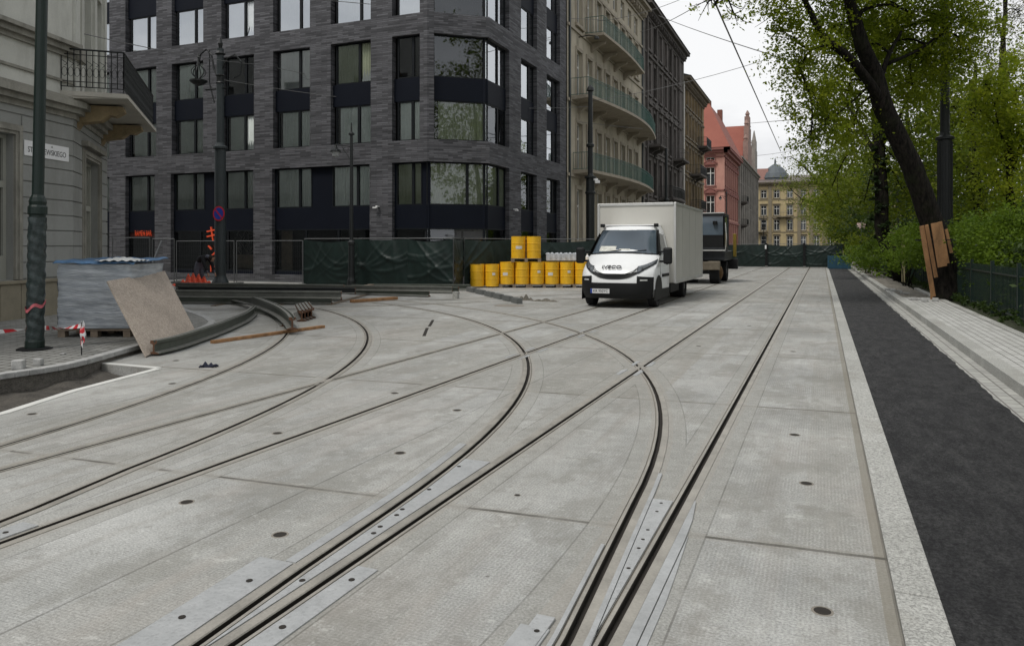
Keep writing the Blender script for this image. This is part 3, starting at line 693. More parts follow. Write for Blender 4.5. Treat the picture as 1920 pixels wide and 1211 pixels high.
def twindow(f,u,z,w,h,par,fm,sm,style=1,cur=True,arch=False,depth=.22,shared={}):
    b=B(); t=.07; d=depth
    u0,u1=u-w/2,u+w/2; tz=z+h*.68
    for a in ((u0,u0+t,z,z+h),(u1-t,u1,z,z+h),(u-.05,u+.05,z+t,z+h-t),(u0+t,u-.05,tz-.05,tz+.05),(u+.05,u1-t,tz-.05,tz+.05),(u0+t,u1-t,z,z+t),(u0+t,u1-t,z+h-t,z+h)):
        f.box(b,a[0],a[1],a[2],a[3],d-.05,d+.02)
    wn=b.build('window',fm); kid(wn,par)
    b=B(); b.add([f.pt(u0,z,d),f.pt(u1,z,d),f.pt(u1,z+h,d),f.pt(u0,z+h,d)],[(0,1,2,3)]); p=b.build('pane',MT['dglass']); p.parent=wn
    if style:
        b=B(); s=.17
        f.box(b,u0-s,u0-.005,z,z+h,-.06,.0); f.box(b,u1+.005,u1+s,z,z+h,-.06,.0)
        f.box(b,u0-s-.1,u1+s+.1,z-.2,z-.02,-.16,.0)
        f.box(b,u0-s,u1+s,z+h+.005,z+h+.2,-.07,.0)
        if style>=2: f.box(b,u0-s-.12,u1+s+.12,z+h+.36,z+h+.48,-.24,.0); f.box(b,u0-.1,u1+.1,z+h+.2,z+h+.36,-.05,.0)
        if style==3: b.add([f.pt(u0-s-.12,z+h+.49,-.2),f.pt(u1+s+.12,z+h+.49,-.2),f.pt(u,z+h+.95,-.2),f.pt(u0-s-.12,z+h+.49,0),f.pt(u1+s+.12,z+h+.49,0),f.pt(u,z+h+.95,0)],[(0,1,2),(0,2,5,3),(1,4,5,2)])
        so=b.build('surround',sm); so.parent=wn
    return wn
def tenement(name,label,p,q,depth,ht,floors,nb,wm,sm,fm,roof=None,wall_extra=None,skip=(),margin=1.2,ww=1.15,dentil=True,style={},eave=.75,roofh=3,cat='building',sideleft=False):
    f=Fac(p,q); t=thing(name,label,cat,(p[0],p[1],0)); bpy.context.view_layer.update()
    ops=[]; step=(f.len-2*margin)/nb; uc=[margin+step*(i+.5) for i in range(nb)]
    for j,(z,h) in enumerate(floors):
        for i,u in enumerate(uc):
            if (j,i) in skip: continue
            ops.append((u-ww/2,u+ww/2,z,z+h))
    b=B(); wallskin(b,f,0,f.len,0,ht,ops,.3)
    f.box(b,.0,f.len,0,ht-.02,.31,depth)
    kid(b.build('wall',wm),t)
    b=B()
    f.box(b,-.02,f.len+.02,ht-.25,ht,-eave,.1); f.box(b,-.01,f.len+.01,ht-.5,ht-.25,-eave*.6,.1); f.box(b,0,f.len,ht-.95,ht-.8,-.12,.1)
    if dentil:
        n=int(f.len/.8)
        for i in range(n): f.box(b,(i+.3)*f.len/n,(i+.3)*f.len/n+.22,ht-.8,ht-.5,-eave*.55,-.005)
    for (z,h) in floors[1:]: f.box(b,0,f.len,z-.55,z-.38,-.10,.0)
    f.box(b,0,f.len,0,.7,-.08,0)
    kid(b.build('cornice',sm),t)
    for j,(z,h) in enumerate(floors):
        for i,u in enumerate(uc):
            if (j,i) in skip: continue
            twindow(f,u,z,ww,h,t,fm,sm,style.get(j,1))
    if roof:
        b=B(); e=eave+.1; 
        vs=[f.pt(-.0,ht+.01,-e),f.pt(f.len+.0,ht+.01,-e),f.pt(f.len,ht+roofh,depth*.5),f.pt(0,ht+roofh,depth*.5),f.pt(f.len,ht+.01,depth),f.pt(0,ht+.01,depth)]
        b.add(vs,[(0,1,2,3),(3,2,4,5),(0,3,5),(1,4,2)]); kid(b.build('roof',roof,fix=True),t)
    return t,f,uc
WB=M('beige_stucco',(.43,.385,.295),.9,0,.14,1.2,30,.2,dirt=(.16,.145,.11),dirtamt=.75)
WBT=M('beige_trim',(.34,.30,.235),.85,0,.15,2,30,.2,dirt=(.15,.13,.10),dirtamt=.6)
WD=M('sooty_brown_stucco',(.115,.10,.092),.9,0,.3,1.2,30,.3,dirt=(.045,.04,.037),dirtamt=.8)
WDT=M('sooty_trim',(.10,.09,.082),.9,0,.3,2,30,.3,dirt=(.035,.03,.03),dirtamt=.7)
WY=M('ochre_stucco',(.27,.19,.09),.9,0,.25,1.2,30,.2,dirt=(.07,.06,.05),dirtamt=.85)
WYT=M('ochre_grey_trim',(.17,.14,.10),.9,0,.25,1.2,30,.2,dirt=(.05,.045,.04),dirtamt=.7)
WP=M('salmon_pink_stucco',(.47,.245,.195),.85,0,.12,1.2,30,.2,dirt=(.26,.12,.09),dirtamt=.5)
WPT=M('dusky_red_trim',(.22,.09,.075),.85,0,.2,2,30,.2)
WG=M('grey_mauve_stucco',(.23,.20,.18),.9,0,.25,1,30,.2,dirt=(.09,.075,.07),dirtamt=.7)
WGT=M('grey_stone_trim',(.25,.235,.21),.9,0,.25,1,30,.2,dirt=(.08,.075,.07),dirtamt=.6)
WF=M('far_yellow_stucco',(.42,.34,.19),.9,0,.12,.8,30,.1,dirt=(.22,.18,.12),dirtamt=.5)
WFT=M('far_brown_trim',(.20,.17,.12),.9,0,.15,1,30,.1)
WM=M('white_painted_window_wood',(.66,.66,.62),.6,0,.08)
BWM=M('brown_window_wood',(.20,.15,.11),.6,0,.15)
def tilemat():
    m,t,b=nt('red_roof_tiles'); n=noise(t,pos(t,(1,1,1)),.4,5,.6); w=N(t,'ShaderNodeTexWave',bands_direction='Z'); w.inputs['Scale'].default_value=1.6; L(t,pos(t),w.inputs['Vector'])
    c=mixc(t,n,(.20,.055,.038),(.33,.11,.075)); c=mixc(t,.35,c,mixc(t,w.outputs['Fac'],(.6,.6,.6),(1.2,1.2,1.2)),'MULTIPLY'); L(t,c,b.inputs['Base Color']); b.inputs['Roughness'].default_value=.8; return m
TILE=tilemat(); SLATE=M('dark_sheet_roof',(.05,.055,.055),.6,0,.2)
IRONG=M('verdigris_green_ironwork',(.05,.12,.10),.6,0,.3); IRON=MT['blackmetal']
m,t_,b_=nt('green_mesh_screen'); b_.inputs['Base Color'].default_value=(.06,.15,.12,1); o_=t_.nodes['Material Output']; tr=N(t_,'ShaderNodeBsdfTransparent'); mx=N(t_,'ShaderNodeMixShader'); mx.inputs[0].default_value=.38; L(t_,tr.outputs[0],mx.inputs[1]); L(t_,b_.outputs[0],mx.inputs[2]); L(t_,mx.outputs[0],o_.inputs[0]); GNET=m
# beige (street runs +Y; facade faces +X: start at near end)
Y0=40.1; Y1=59.3
fl=[(2.0,3.0),(6.2,2.7),(10.45,2.7),(14.7,2.6),(18.0,1.3)]
beige,fb,ub=tenement('tenement_house','pale beige stuccoed tenement with long curved green-railed balconies, beside the dark brick building',(XR,Y0),(XR,Y1),14,20.6,fl,8,WB,WBT,WM,roof=SLATE,style={0:1,1:1,2:1,3:1,4:0},ww=1.05)
k=2.0
balcony(fb,1.0,18.6,5.95+.1,1.0,beige,WBT,IRONG,curve=.75,net=GNET,brackets=6,step=.16)
balcony(fb,.6,18.9,10.25,1.1,beige,WBT,IRONG,curve=.9,net=GNET,brackets=6,step=.16)
balcony(fb,3.4,14.5,14.5,1.15,beige,WBT,IRONG,curve=.2,net=GNET,brackets=4,step=.16)
b=B(); 
for i in range(int(19/1)): pass
for z in [.9+.42*i for i in range(11)]: fb.box(b,0,fb.len,z,z+.36,-.035,0) if False else None
b=B(); fb.box(b,.25,.37,0,20,-.12,-.01); fb.box(b,fb.len-.3,fb.len-.18,0,20,-.12,-.01); kid(b.build('drainpipe',MT['greypole']),beige)
# wall lamp arm on the beige house
b=B(); b.tube([fb.pt(2.2,14.0,0),fb.pt(2.2,14.05,-.6),fb.pt(2.0,13.9,-1.1)],.03,6); b.lathe(fb.pt(2.0,13.72,-1.15),[(.02,.2),(.14,.12),(.16,0)],10); kid(b.build('wall_lamp',IRON),beige)
# dark
fl=[(2.0,2.8),(6.0,2.8),(10.2,2.8),(14.3,2.6),(18.0,2.3)]
dark,fd,ud=tenement('tenement_house','sooty brown-grey tenement with stone balconies, second old house up the street',(XR,Y1+.1),(XR,78.1),14,21.4,fl,7,WD,WDT,WM,roof=SLATE,style={0:1,1:2,2:3,3:2,4:1},ww=1.15,roofh=4)
balcony(fd,1.6,4.9,10.0,1.1,dark,WDT,WDT,h=.95,step=.3); balcony(fd,12.4,16,10.0,1.1,dark,WDT,WDT,h=.95,step=.3)
balcony(fd,6.0,12.4,5.9,1.3,dark,WDT,IRON,curve=.2)
b=B(); fd.box(b,.02,.16,0,20.8,-.14,-.01); fd.box(b,fd.len-.2,fd.len-.06,0,20.8,-.14,-.01); kid(b.build('drainpipe',WGT),dark)
for u in (3.2,14.1):
    b=B(); fd.box(b,u-2.1,u-1.75,2,20.4,-.18,0); fd.box(b,u+1.75,u+2.1,2,20.4,-.18,0); kid(b.build('pilaster',WDT),dark)
fl=[(2.0,2.7),(5.9,2.7),(9.7,2.6),(13.4,2.5),(16.6,1.7)]
och,fo,uo=tenement('tenement_house','narrow ochre tenement with black iron balconies before the side street',(XR,78.2),(XR,93.2),14,19.3,fl,6,WY,WYT,WM,roof=SLATE,style={1:2,2:2,3:1},roofh=2.5)
balcony(fo,4,9,9.5,1.2,och,WDT,IRON); balcony(fo,4.5,8.5,5.7,1.2,och,WDT,IRON); balcony(fo,9.5,13.5,13.2,1.1,och,WDT,IRON)
b=B(); fo.box(b,.1,.28,0,19,-.16,-.01); kid(b.build('drainpipe',WM),och)
# pink corner house beyond the side street: front face looks down the street toward us (-Y)
fl=[(1.6,3.2),(6.1,3.1),(10.7,2.7),(14.2,.9)]
pink=thing('tenement_house','salmon pink corner house with red tiled roof and dark arched window hoods','building',(XR,114,0)); bpy.context.view_layer.update()
F1=Fac((-31,114),(XR,114)); F2=Fac((XR,114),(XR,133.8))
u1=[F1.len-2.0-3.3*i for i in range(5)]; u2=[1.7+2.75*i for i in range(7)]
b=B()
for f,us in ((F1,u1),(F2,u2)):
    wallskin(b,f,0,f.len,0,16.2,[(u-.6,u+.6,z,z+h) for z,h in fl for u in us],.3)
b.prism([(-31,114.32),(XR-.32,114.32),(XR-.32,133.8),(-31,133.8)],0,16.1)
kid(b.build('wall',WP),pink)
b=B()
for f in (F1,F2):
    for z0,z1,d in ((15.9,16.25,.85),(15.5,15.9,.5),(14.9,15.05,.15),(9.9,10.1,.15),(5.2,5.5,.2),(0,1.0,.1)): f.box(b,-(0 if f is F1 else d),f.len+(d if f is F1 else 0),z0,z1,-d,-.0)
kid(b.build('cornice',WPT),pink)
for f,us in ((F1,u1),(F2,u2)):
    for j,(z,h) in enumerate(fl):
        for u in us: 
            w=twindow(f,u,z,1.2,h,pink,WM,WPT,[2,3,3,1][j])
            if j in (1,2):
                b=B(); b.tube([f.pt(u-1.0+2.0*i/10,z+h+.55+.5*math.sin(math.pi*i/10),-.12) for i in range(11)],.11,6); o=b.build('arched_hood',WPT); o.parent=w
b=B(); e=.9
x0,x1,y0,y1=-31,XR+e,114-e,133.8
ym=(y0+y1)/2
b.add([(x0,y0,16.26),(x1,y0,16.26),(x1,y1,16.26),(x0,y1,16.26),(x1-3.6,y0+5.0,23.6),(x1-3.6,y1,23.6),(x0,y0+5.0,23.6),(x0,y1,23.6)],[(0,1,4,6),(1,2,5,4),(6,4,5,7),(2,3,7,5),(0,6,7,3)])
kid(b.build('roof',TILE),pink)
b=B(); CHM=M('red_brick_chimney',(.17,.075,.055),.9,0,.25)
for q in ((-18.9,-17.2,119.5,120.6,21,25.3),(-16.9,-16.1,120.5,121.6,21.0,24.6),(-16.4,-15.6,131.0,132,21.3,24.9)): kid(B().box(*q).build('chimney',CHM),pink)
# grey mauve row with gothic gable
fl=[(1.5,3.0),(5.6,2.9),(9.6,2.8),(13.3,2.4)]
row,fr_,ur=tenement('tenement_house','long grey-mauve house behind the pink one with a stepped gable and spikes',(XR,133.9),(XR,176),16,17.2,fl,13,WG,WGT,WM,style={1:2,2:2},ww=1.2)
b=B(); b.add([fr_.pt(0,17.21,-.6),fr_.pt(42.1,17.21,-.6),fr_.pt(42.1,21.5,4.5),fr_.pt(0,21.5,4.5),fr_.pt(0,21.5,12),fr_.pt(42.1,21.5,12),fr_.pt(0,17.21,16),fr_.pt(42.1,17.21,16)],[(0,1,2,3),(3,2,5,4),(4,5,7,6),(0,3,4,6),(1,7,5,2)]); kid(b.build('roof',TILE,fix=True),row)
b=B(); 
for u in [0.5+3.6*i for i in range(12)]: fr_.box(b,u-.35,u+.35,0,16.2,-.35,0)
kid(b.build('pilaster',WGT),row)
b=B()
fr_.box(b,13,21,17.2,21.5,-.5,.4); fr_.box(b,14.4,19.6,21.5,24.5,-.5,.4); fr_.box(b,15.8,18.2,24.5,26.6,-.5,.4)
for u,z in ((13.3,21.5),(20.7,21.5),(14.7,24.5),(19.3,24.5),(17,26.6)): b.lathe(fr_.pt(u,z,-.05),[(.35,0),(.35,.5),(.5,.55),(.1,1.3)],6)
kid(b.build('stepped_gable',M('mauve_gable_brick',(.28,.19,.16),.9,0,.3,1,20,.2,dirt=(.12,.1,.09))),row)
b=B(); fr_.box(b,30,35,17.2,22,-.5,.4); fr_.box(b,31.2,33.8,22,24.0,-.5,.4); b.lathe(fr_.pt(32.5,24.0,-.05),[(.5,0),(.1,2.2)],6); kid(b.build('stepped_gable',WGT),row)
balcony(fr_,1.2,5,9.4,1.3,row,WDT,IRON); balcony(fr_,1.2,5,5.4,1.3,row,WDT,IRON)
b=B(); b.add([fr_.pt(11.5,17.25,.42),fr_.pt(22.5,17.25,.42),fr_.pt(17,25.0,.42),fr_.pt(11.5,17.25,16),fr_.pt(22.5,17.25,16),fr_.pt(17,25.0,16)],[(0,1,2),(3,5,4),(0,2,5,3),(1,4,5,2)]); kid(b.build('wing_roof',TILE,fix=True),row)
# far yellow building across the end
fl=[(1.2,3.0),(5.6,2.6),(9.3,2.4),(13.6,1.9)]
far,ff,uf=tenement('tenement_house','faraway yellow palace-like building closing the street behind the green fence',(-22,195),(26,195),20,17.4,fl,15,WF,WFT,WM,style={0:2,1:3,2:2,3:1},eave=1.0,roof=M('grey_brown_sheet_roof',(.13,.11,.10),.6),roofh=2.5,ww=1.25)
balcony(ff,6.2,9.4,5.3,1.2,far,WFT,WFT,step=.5); balcony(ff,11.8,15.2,9.0,1.2,far,WFT,IRON,step=.5)
b=B()
for u in (4.4,10.3,17.0,19.7,22.6,25.8,29): ff.box(b,u-.4,u+.4,1,16.6,-.3,0)
kid(b.build('pilaster',WFT),far)
b=B(); bx=fx(1453,200); b.lathe((bx,201,17.2),[(3.1,0),(3.1,1.6),(3.3,1.7),(2.9,2.9),(2.0,4.2),(.8,5.1),(.25,5.4),(.2,6.3),(.02,7)],16); kid(b.build('dome',M('weathered_dark_dome',(.09,.105,.115),.6,0,.2)),far)
b=B(); bx=fx(1430,200); b.prism([(bx-2,199),(bx+1.4,199),(bx+1.4,204),(bx-2,204)],17.2,21.3); kid(b.build('attic',M('red_attic',(.36,.2,.17),.8)),far)
# ---- pale stucco house at left
P0=(-15.65,10.2);P1=(-16.19,12.2);P2=(-19.03,15.4)
d0=(Vector(P0)-Vector(P1)).normalized()
Pm=tuple(Vector(P0)+d0*9)
ST=M('pale_stucco',(.53,.53,.485),.85,0,.12,1.3,40,.2,dirt=(.22,.21,.18),dirtamt=.55,streak=False)
ST2=M('grey_rusticated_stucco',(.28,.285,.27),.85,0,.10,1.3,40,.25,dirt=(.13,.13,.115),dirtamt=.5)
STT=M('dirty_moulding_stucco',(.27,.26,.225),.85,0,.2,3,40,.2,dirt=(.08,.075,.06),dirtamt=.7)
PL=M('sandstone_plinth',(.24,.215,.16),.9,0,.15,3,30,.3)
pale=thing('stucco_house','pale stucco corner house with rusticated ground floor, street sign and black iron balcony','building',(P1[0],P1[1],0)); bpy.context.view_layer.update()
FA=Fac(Pm,P1); FB=Fac(P1,P2); FD=Fac(P2,(P2[0]-30,P2[1]+2.0))  # FD is an unseen rear face, lengthened to darken the hotel's window reflections
la=FA.len
opa=[(la-2.95,la-1.75,.95,4.0),(la-7,la-5.8,.95,4.0),(la-2.95,la-1.75,7.4,9.6)]
opb=[(1.15,3.0,.35,3.85),(1.1,2.2,5.3,8.4),(2.7,3.6,5.3,8.4)]
b=B(); wallskin(b,FA,0,la,0,4.72,opa,.3); wallskin(b,FB,0,FB.len,0,4.72,opb,.3); wallskin(b,FD,0,FD.len,0,4.72,[],.3); kid(b.build('lower_wall',ST2),pale)
b=B(); wallskin(b,FA,0,la,4.72,15.5,opa,.3); wallskin(b,FB,0,FB.len,4.72,15.5,opb,.3); wallskin(b,FD,0,FD.len,4.72,15.5,[(2+q*2.6,3.2+q*2.6,z,z+2.2) for q in range(10) for z in (6,10.2)],.3)  # wall height set so lower hotel windows reflect this house, top row the sky
kid(b.build('upper_wall',ST),pale)
b=B(); b.prism([(Pm[0]-.35,Pm[1]),(P1[0]-.36,P1[1]-.0),(P2[0]-.2,P2[1]-.5),(P2[0]-30,P2[1]+1.6),(P2[0]-30,P2[1]-20)],0,15.4); kid(b.build('inner_core',ST2),pale)
# grooves between ashlar courses as raised courses
b=B()
zs=[.95+.35*i for i in range(11)]
for z in zs:
    for f,l,oo in ((FA,la,opa),(FB,FB.len,opb)):
        segs=[(0,l)]
        for o in oo:
            if o[2]-.25<z+.17<o[3]+.3:
                segs=[s2 for s in segs for s2 in ((s[0],min(s[1],o[0]-.22)),(max(s[0],o[1]+.22),s[1])) if s2[1]-s2[0]>.02]
        for s in segs: f.box(b,s[0],s[1] if s[1]<l else l+ (0.0),z+.012,z+.338,-.03,-.001)
kid(b.build('ashlar_course',ST2,bevel=.008),pale)
b=B()
for f,l in ((FA,la),(FB,FB.len)):
    n=int(l/.55)
    for i in range(n): f.box(b,i*l/n+.006,(i+1)*l/n-.006,.10,.86,-.12,-.001)
    f.box(b,0,l,.86,.93,-.16,-.001)
kid(b.build('plinth',PL,bevel=.01),pale)
def band(f,l,zd,name,mat,ex0=0,ex1=0):
    b=B()
    for z0,z1,d in zd: f.box(b,-ex0*d,l+ex1*d,z0,z1,-d,-.001)
    return b
cor=[(4.62,4.74,.08),(4.74,4.86,.20),(4.86,5.0,.32),(5.0,5.08,.24)]
cor2=[(6.02,6.12,.08),(6.12,6.24,.18),(6.24,6.33,.28)]
b=B()
def mitre(b,fs,zd):
    """continuous moulding round the convex corners"""
    for z0,z1,d in zd:
        pts_o=[];pts_i=[]
        ns=[f.n for f in fs]; vs_=[fs[0].o]+[f.o for f in fs[1:]]+[fs[-1].o+fs[-1].u*fs[-1].len]
        for i,p in enumerate(vs_):
            if i==0: nn=ns[0]
            elif i==len(vs_)-1: nn=ns[-1]
            else:
                nn=(ns[i-1]+ns[i]); nn=nn/nn.length; nn=nn/(nn.dot(ns[i]))
            pts_o.append(p+nn*d); pts_i.append(p+nn*.001)
        for i in range(len(vs_)-1):
            a,c,e,g=pts_i[i],pts_i[i+1],pts_o[i+1],pts_o[i]
            b.prism([(g.x,g.y),(e.x,e.y),(c.x,c.y),(a.x,a.y)],z0,z1)
mitre(b,[FA,FB,FD],cor); 
mitre(b,[FA],cor2)
FB.box(b,0,.55,6.02,6.33,-.2,-.001)
mitre(b,[FA,FB],[(5.42,5.48,.05)])
kid(b.build('cornice',STT,fix=False),pale)
b=B()
for f,o in ((FA,opa[0]),(FA,opa[1]),(FB,opb[0])):
    b=B()
    if f is FB: f.box(b,opb[0][0]-.3,opb[0][1]+.3,4.12,4.24,-.18,-.001)
    for k,(e,dp) in enumerate(((.22,.05),(.15,.09),(.08,.06))):
        f.box(b,o[0]-e,o[0]-e+.07,.95,o[3]+e,-dp,-.001); f.box(b,o[1]+e-.07,o[1]+e,.95,o[3]+e,-dp,-.001); f.box(b,o[0]-e+.07,o[1]+e-.07,o[3]+e-.07,o[3]+e,-dp,-.001)
    kid(b.build('window_moulding',STT),pale)
pass
for f,o,nm in ((FA,opa[0],'window'),(FA,opa[1],'window'),(FB,opb[0],'door'),(FA,opa[2],'window'),(FB,opb[1],'balcony_door'),(FB,opb[2],'balcony_door')):
    b=B(); t=.08; u0,u1,z0,z1=o; m=(u0+u1)/2; tz=z0+(z1-z0)*.66
    for a in ((u0,u0+t,z0,z1),(u1-t,u1,z0,z1),(m-.06,m+.06,z0,z1),(u0+t,m-.06,tz-.08,tz+.06),(m+.06,u1-t,tz-.08,tz+.06),(u0+t,m-.06,z0,z0+.5),(m+.06,u1-t,z0,z0+.5),(u0+t,m-.06,z1-t,z1),(m+.06,u1-t,z1-t,z1)): f.box(b,*a,.16,.24)
    w=b.build(nm,M('pale_grey_joinery',(.33,.33,.29),.6,0,.1) ); kid(w,pale)
    b=B(); b.add([f.pt(u0,z0,.22),f.pt(u1,z0,.22),f.pt(u1,z1,.22),f.pt(u0,z1,.22)],[(0,1,2,3)]); g=b.build('pane',MT['dglass'] if f is FA else M('curtained_glass',(.22,.22,.19),.15,0,.1)); g.parent=w
# upper pilaster strips beside the balcony doors
b=B()
for u0,u1 in ((.05,.5),(.72,.98),(2.3,2.58),(3.7,3.95)): FB.box(b,u0,u1,5.1,10.9,-.07,-.001)
kid(b.build('pilaster',ST),pale)
# street sign
us0=la-(38 and 1.62); 
b=B(); FA.box(b,la-1.50,la-.17,3.60,3.93,-.05,-.032); sg=b.build('street_sign',M('white_enamel_sign',(.72,.72,.72),.3,0,.04),bevel=.004); kid(sg,pale)
o=text('sign_lettering','STRASZEWSKIEGO',.17,M('black_enamel_letter',(.01,.01,.01),.4),face_mtx(FA.pt(la-.835,3.735,-.053),FA.u),ext=.001,xs=.80); o.parent=sg
o=text('sign_lettering','ul.',.06,bpy.data.materials['black_enamel_letter'],face_mtx(FA.pt(la-.7,3.875,-.053),FA.u),ext=.001); o.parent=sg
# balcony on the corner face
b=B(); dB=1.18; u0,u1=-.35,FB.len+.75; z=5.22
b.add([FB.pt(u0,z-.18,.25),FB.pt(u1,z-.18,0),FB.pt(u1,z-.12,-dB),FB.pt(u0,z-.12,-dB),FB.pt(u0,z,.25),FB.pt(u1,z,0),FB.pt(u1,z,-dB),FB.pt(u0,z,-dB)],[(3,2,1,0),(4,5,6,7),(0,1,5,4),(1,2,6,5),(2,3,7,6),(3,0,4,7)])
FB.box(b,u0-.03,u1+.03,z-.11,z-.02,-dB-.04,-dB)
FB.box(b,u0-.03,u0,z-.11,z-.02,-dB,-.1)
bal=b.build('balcony',M('balcony_slab_stone',(.42,.40,.35),.8,0,.12,2,30,.2)); kid(bal,pale)
CBM=M('brown_sandstone_corbel',(.26,.20,.115),.9,0,.3,4,30,.3)
for u in (.55,3.55):
    b=B()
    pr=[(0,-.19),(dB*.86,-.19),(dB*.88,-.30),(dB*.72,-.42),(dB*.6,-.40),(dB*.45,-.55),(.1,-.62),(0,-.8)]
    vs=[FB.pt(u-.19,z+q,-x) for x,q in pr]+[FB.pt(u+.19,z+q,-x) for x,q in pr]; m=len(pr)
    b.add(vs,[tuple(range(m)),tuple(range(2*m-1,m-1,-1))]+[(i,m+i,m+(i+1)%m,(i+1)%m) for i in range(m)])
    co=b.build('corbel',CBM,fix=True); co.parent=bal
b=B(); z=5.22
def rl(p,q):
    p=Vector(p);q=Vector(q); n=int((q-p).length/.125)
    for h,r in ((.10,.012),(.22,.01),(.84,.01),(.96,.022)): b.tube([p+Vector((0,0,h)),q+Vector((0,0,h))],r,5)
    for i in range(n+1):
        x=p.lerp(q,i/n); b.obox(x+Vector((0,0,.0 if i%8==0 else .1)),x+Vector((0,0,.96)),.016,.016,up=(1,0,0))
        if i<n:
            y=p.lerp(q,(i+.5)/n); dr=(q-p).normalized()
            b.tube([y+Vector((0,0,.34+.0))+dr*(.055*math.cos(a))+Vector((0,0,.055*math.sin(a)*2+.1)) for a in [k*math.pi/4 for k in range(9)]],.006,4,False)
            b.tube([y+dr*(.05*math.sin(a*2.2))+Vector((0,0,.58+.09*a/1.5)) for a in [k*.35 for k in range(7)]],.006,4,False)
c1=FB.pt(u0,z,.15);c2=FB.pt(u0,z,-dB+.05);c3=FB.pt(u1,z,-dB+.05);c4=FB.pt(u1,z,0)
rl(c1,c2); rl(c2,c3); rl(c3,c4)
ro=b.build('railing',IRON); ro.parent=bal

# ================================================================ TRUCK (local frame: front at y=0, +y to the rear, authored locally)
tk=thing('box_truck','white box truck with high box body and black bumper parked on the tram slabs','truck',(-5.1,19.35,0))
prof=[(.10,.27),(.03,.36),(.0,.5),(.0,.7),(.03,.86),(.08,.95),(.16,1.03),(.32,1.13),(.55,1.24),(.80,1.35),(.93,1.42),(1.12,1.62),(1.34,1.86),(1.55,2.06),(1.64,2.13),(1.80,2.20),(2.1,2.245),(2.5,2.25)]
def wz(z): return float(np.interp(z,[.2,.5,1.35,1.5,2.1,2.25],[.93,.99,1.0,.965,.83,.74]))
def S(a,t,off=0):
    i=min(int(a),len(prof)-2); f=a-i; y=prof[i][0]*(1-f)+prof[i+1][0]*f; z=prof[i][1]*(1-f)+prof[i+1][1]*f
    w=wz(z); k=.42 if z<1.3 else .30 if z<2.15 else .0
    dy=prof[i+1][0]-prof[i][0]; dz=prof[i+1][1]-prof[i][1]; l=math.hypot(dy,dz); ny,nz=-dz/l,dy/l
    dome=(.05*(1-t*t) if 1.0<z<1.45 else .03*(1-t*t) if z>2.12 else 0)
    return (t*w, y+k*abs(t)**4.5+ny*off, z+dome+nz*off)
def patch(a0,a1,t0,t1,off,nu=10,nv=6,shape=None):
    b=B()
    def fn(u,v):
        a=a0+(a1-a0)*v; lo,hi=t0,t1
        if shape: lo,hi=shape(v)
        return S(a,lo+(hi-lo)*u,off)
    b.grid(fn,nu,nv); return b
b=B(); ts=[-1,-.97,-.9,-.78,-.6,-.3,0,.3,.6,.78,.9,.97,1]; na=len(prof)
vs=[S(i,t) for i in range(na) for t in ts]; m=len(ts)
fs=[(i*m+j,i*m+j+1,(i+1)*m+j+1,(i+1)*m+j) for i in range(na-1) for j in range(m-1)]
b.add(vs,fs)
for sgn,j in ((-1,0),(1,m-1)):
    e=[S(i,sgn) for i in range(na)]
    vs=[];
    for x,y,z in e: vs+=[(x,y,z),(x*(1.0),2.56,z)]
    b.add(vs,[(2*i,2*i+1,2*i+3,2*i+2) for i in range(na-1)])
e0=[(-wz(p[1]),2.56,p[1]) for p in prof]; e1=[(wz(p[1]),2.56,p[1]) for p in prof]
b.add(e0+e1,[(i,i+1,na+i+1,na+i) for i in range(na-1)])
cab=b.build('cab',MT['white_paint'],tk,smooth=False,fix=True); 
for p in cab.data.polygons: p.use_smooth=True
md=cab.modifiers.new('e','EDGE_SPLIT'); md.split_angle=R(42)
WSG=darkglass('windscreen_glass',(.045,.06,.075),.05)
ws=patch(10.05,13.7,-.93,.93,.012,12,8).build('windscreen',WSG,tk,smooth=True)
o=patch(9.75,10.1,-.97,.97,.010,12,2).build('cowl',MT['black'],tk,smooth=True)
# things on the dashboard seen as pale papers: lie on the glass base inside -> thin sheets just over the screen
b=patch(10.4,11.1,-.72,-.22,.018,6,3); b.build('dashboard_papers',M('pale_papers',(.55,.55,.5),.6,0,.3,12,60),tk)
patch(10.55,10.75,-.12,.2,.018,4,1).build('dashboard_papers',bpy.data.materials['pale_papers'],tk)
for x0,x1 in ((-.62,-.05),(.1,.68)):
    p=[S(10.2+.35*q,x0+(x1-x0)*q,.03) for q in (0,.5,1)]; B().tube(p,.012,5).build('wiper',MT['black'],tk)
for sg in (-1,1):
    b=B(); b.grid(lambda u,v:S(9.9+3.9*v,sg*(.925+.075*u),.008),2,8); b.build('windscreen_pillar',MT['black'],tk)
# grille: dark smile band, headlights sweeping back, bumper
b=B(); b.grid(lambda u,v:S(3.45+1.9*abs(2*u-1)**3+v*1.2*(1-.45*abs(2*u-1)**2),-.74+1.48*u,.012),20,3); b.build('grille',MT['black'],tk,smooth=True)
b=B()
for q in range(2): b.tube([S(3.95+q*.4+1.9*abs(2*u-1)**3,-.62+1.24*u,.02) for u in [k/12 for k in range(13)]],.008,4)
b.build('grille_bar',MT['frame_dark'],tk)
HL_=M('headlight_glass',(.13,.14,.15),.1,.3,.8,14,60)
for sg in (-1,1):
    b=B(); b.grid(lambda u,v:S(5.55+1.2*u+ (v-.5)*(1.9-.7*u)+1.2*u*u,sg*(.60+.39*u),.014),8,4); o=b.build('headlight',HL_,tk,smooth=True)
    b=B(); b.grid(lambda u,v:S(4.75+1.3*u+v*.3+1.5*u*u,sg*(.60+.38*u),.02),8,1); b.build('headlight_rim',MT['black'],o)
b=B(); b.grid(lambda u,v:S(.0+v*2.9,-1+2*u,.02),20,6); bp=b.build('bumper',MT['black'],tk,smooth=True)
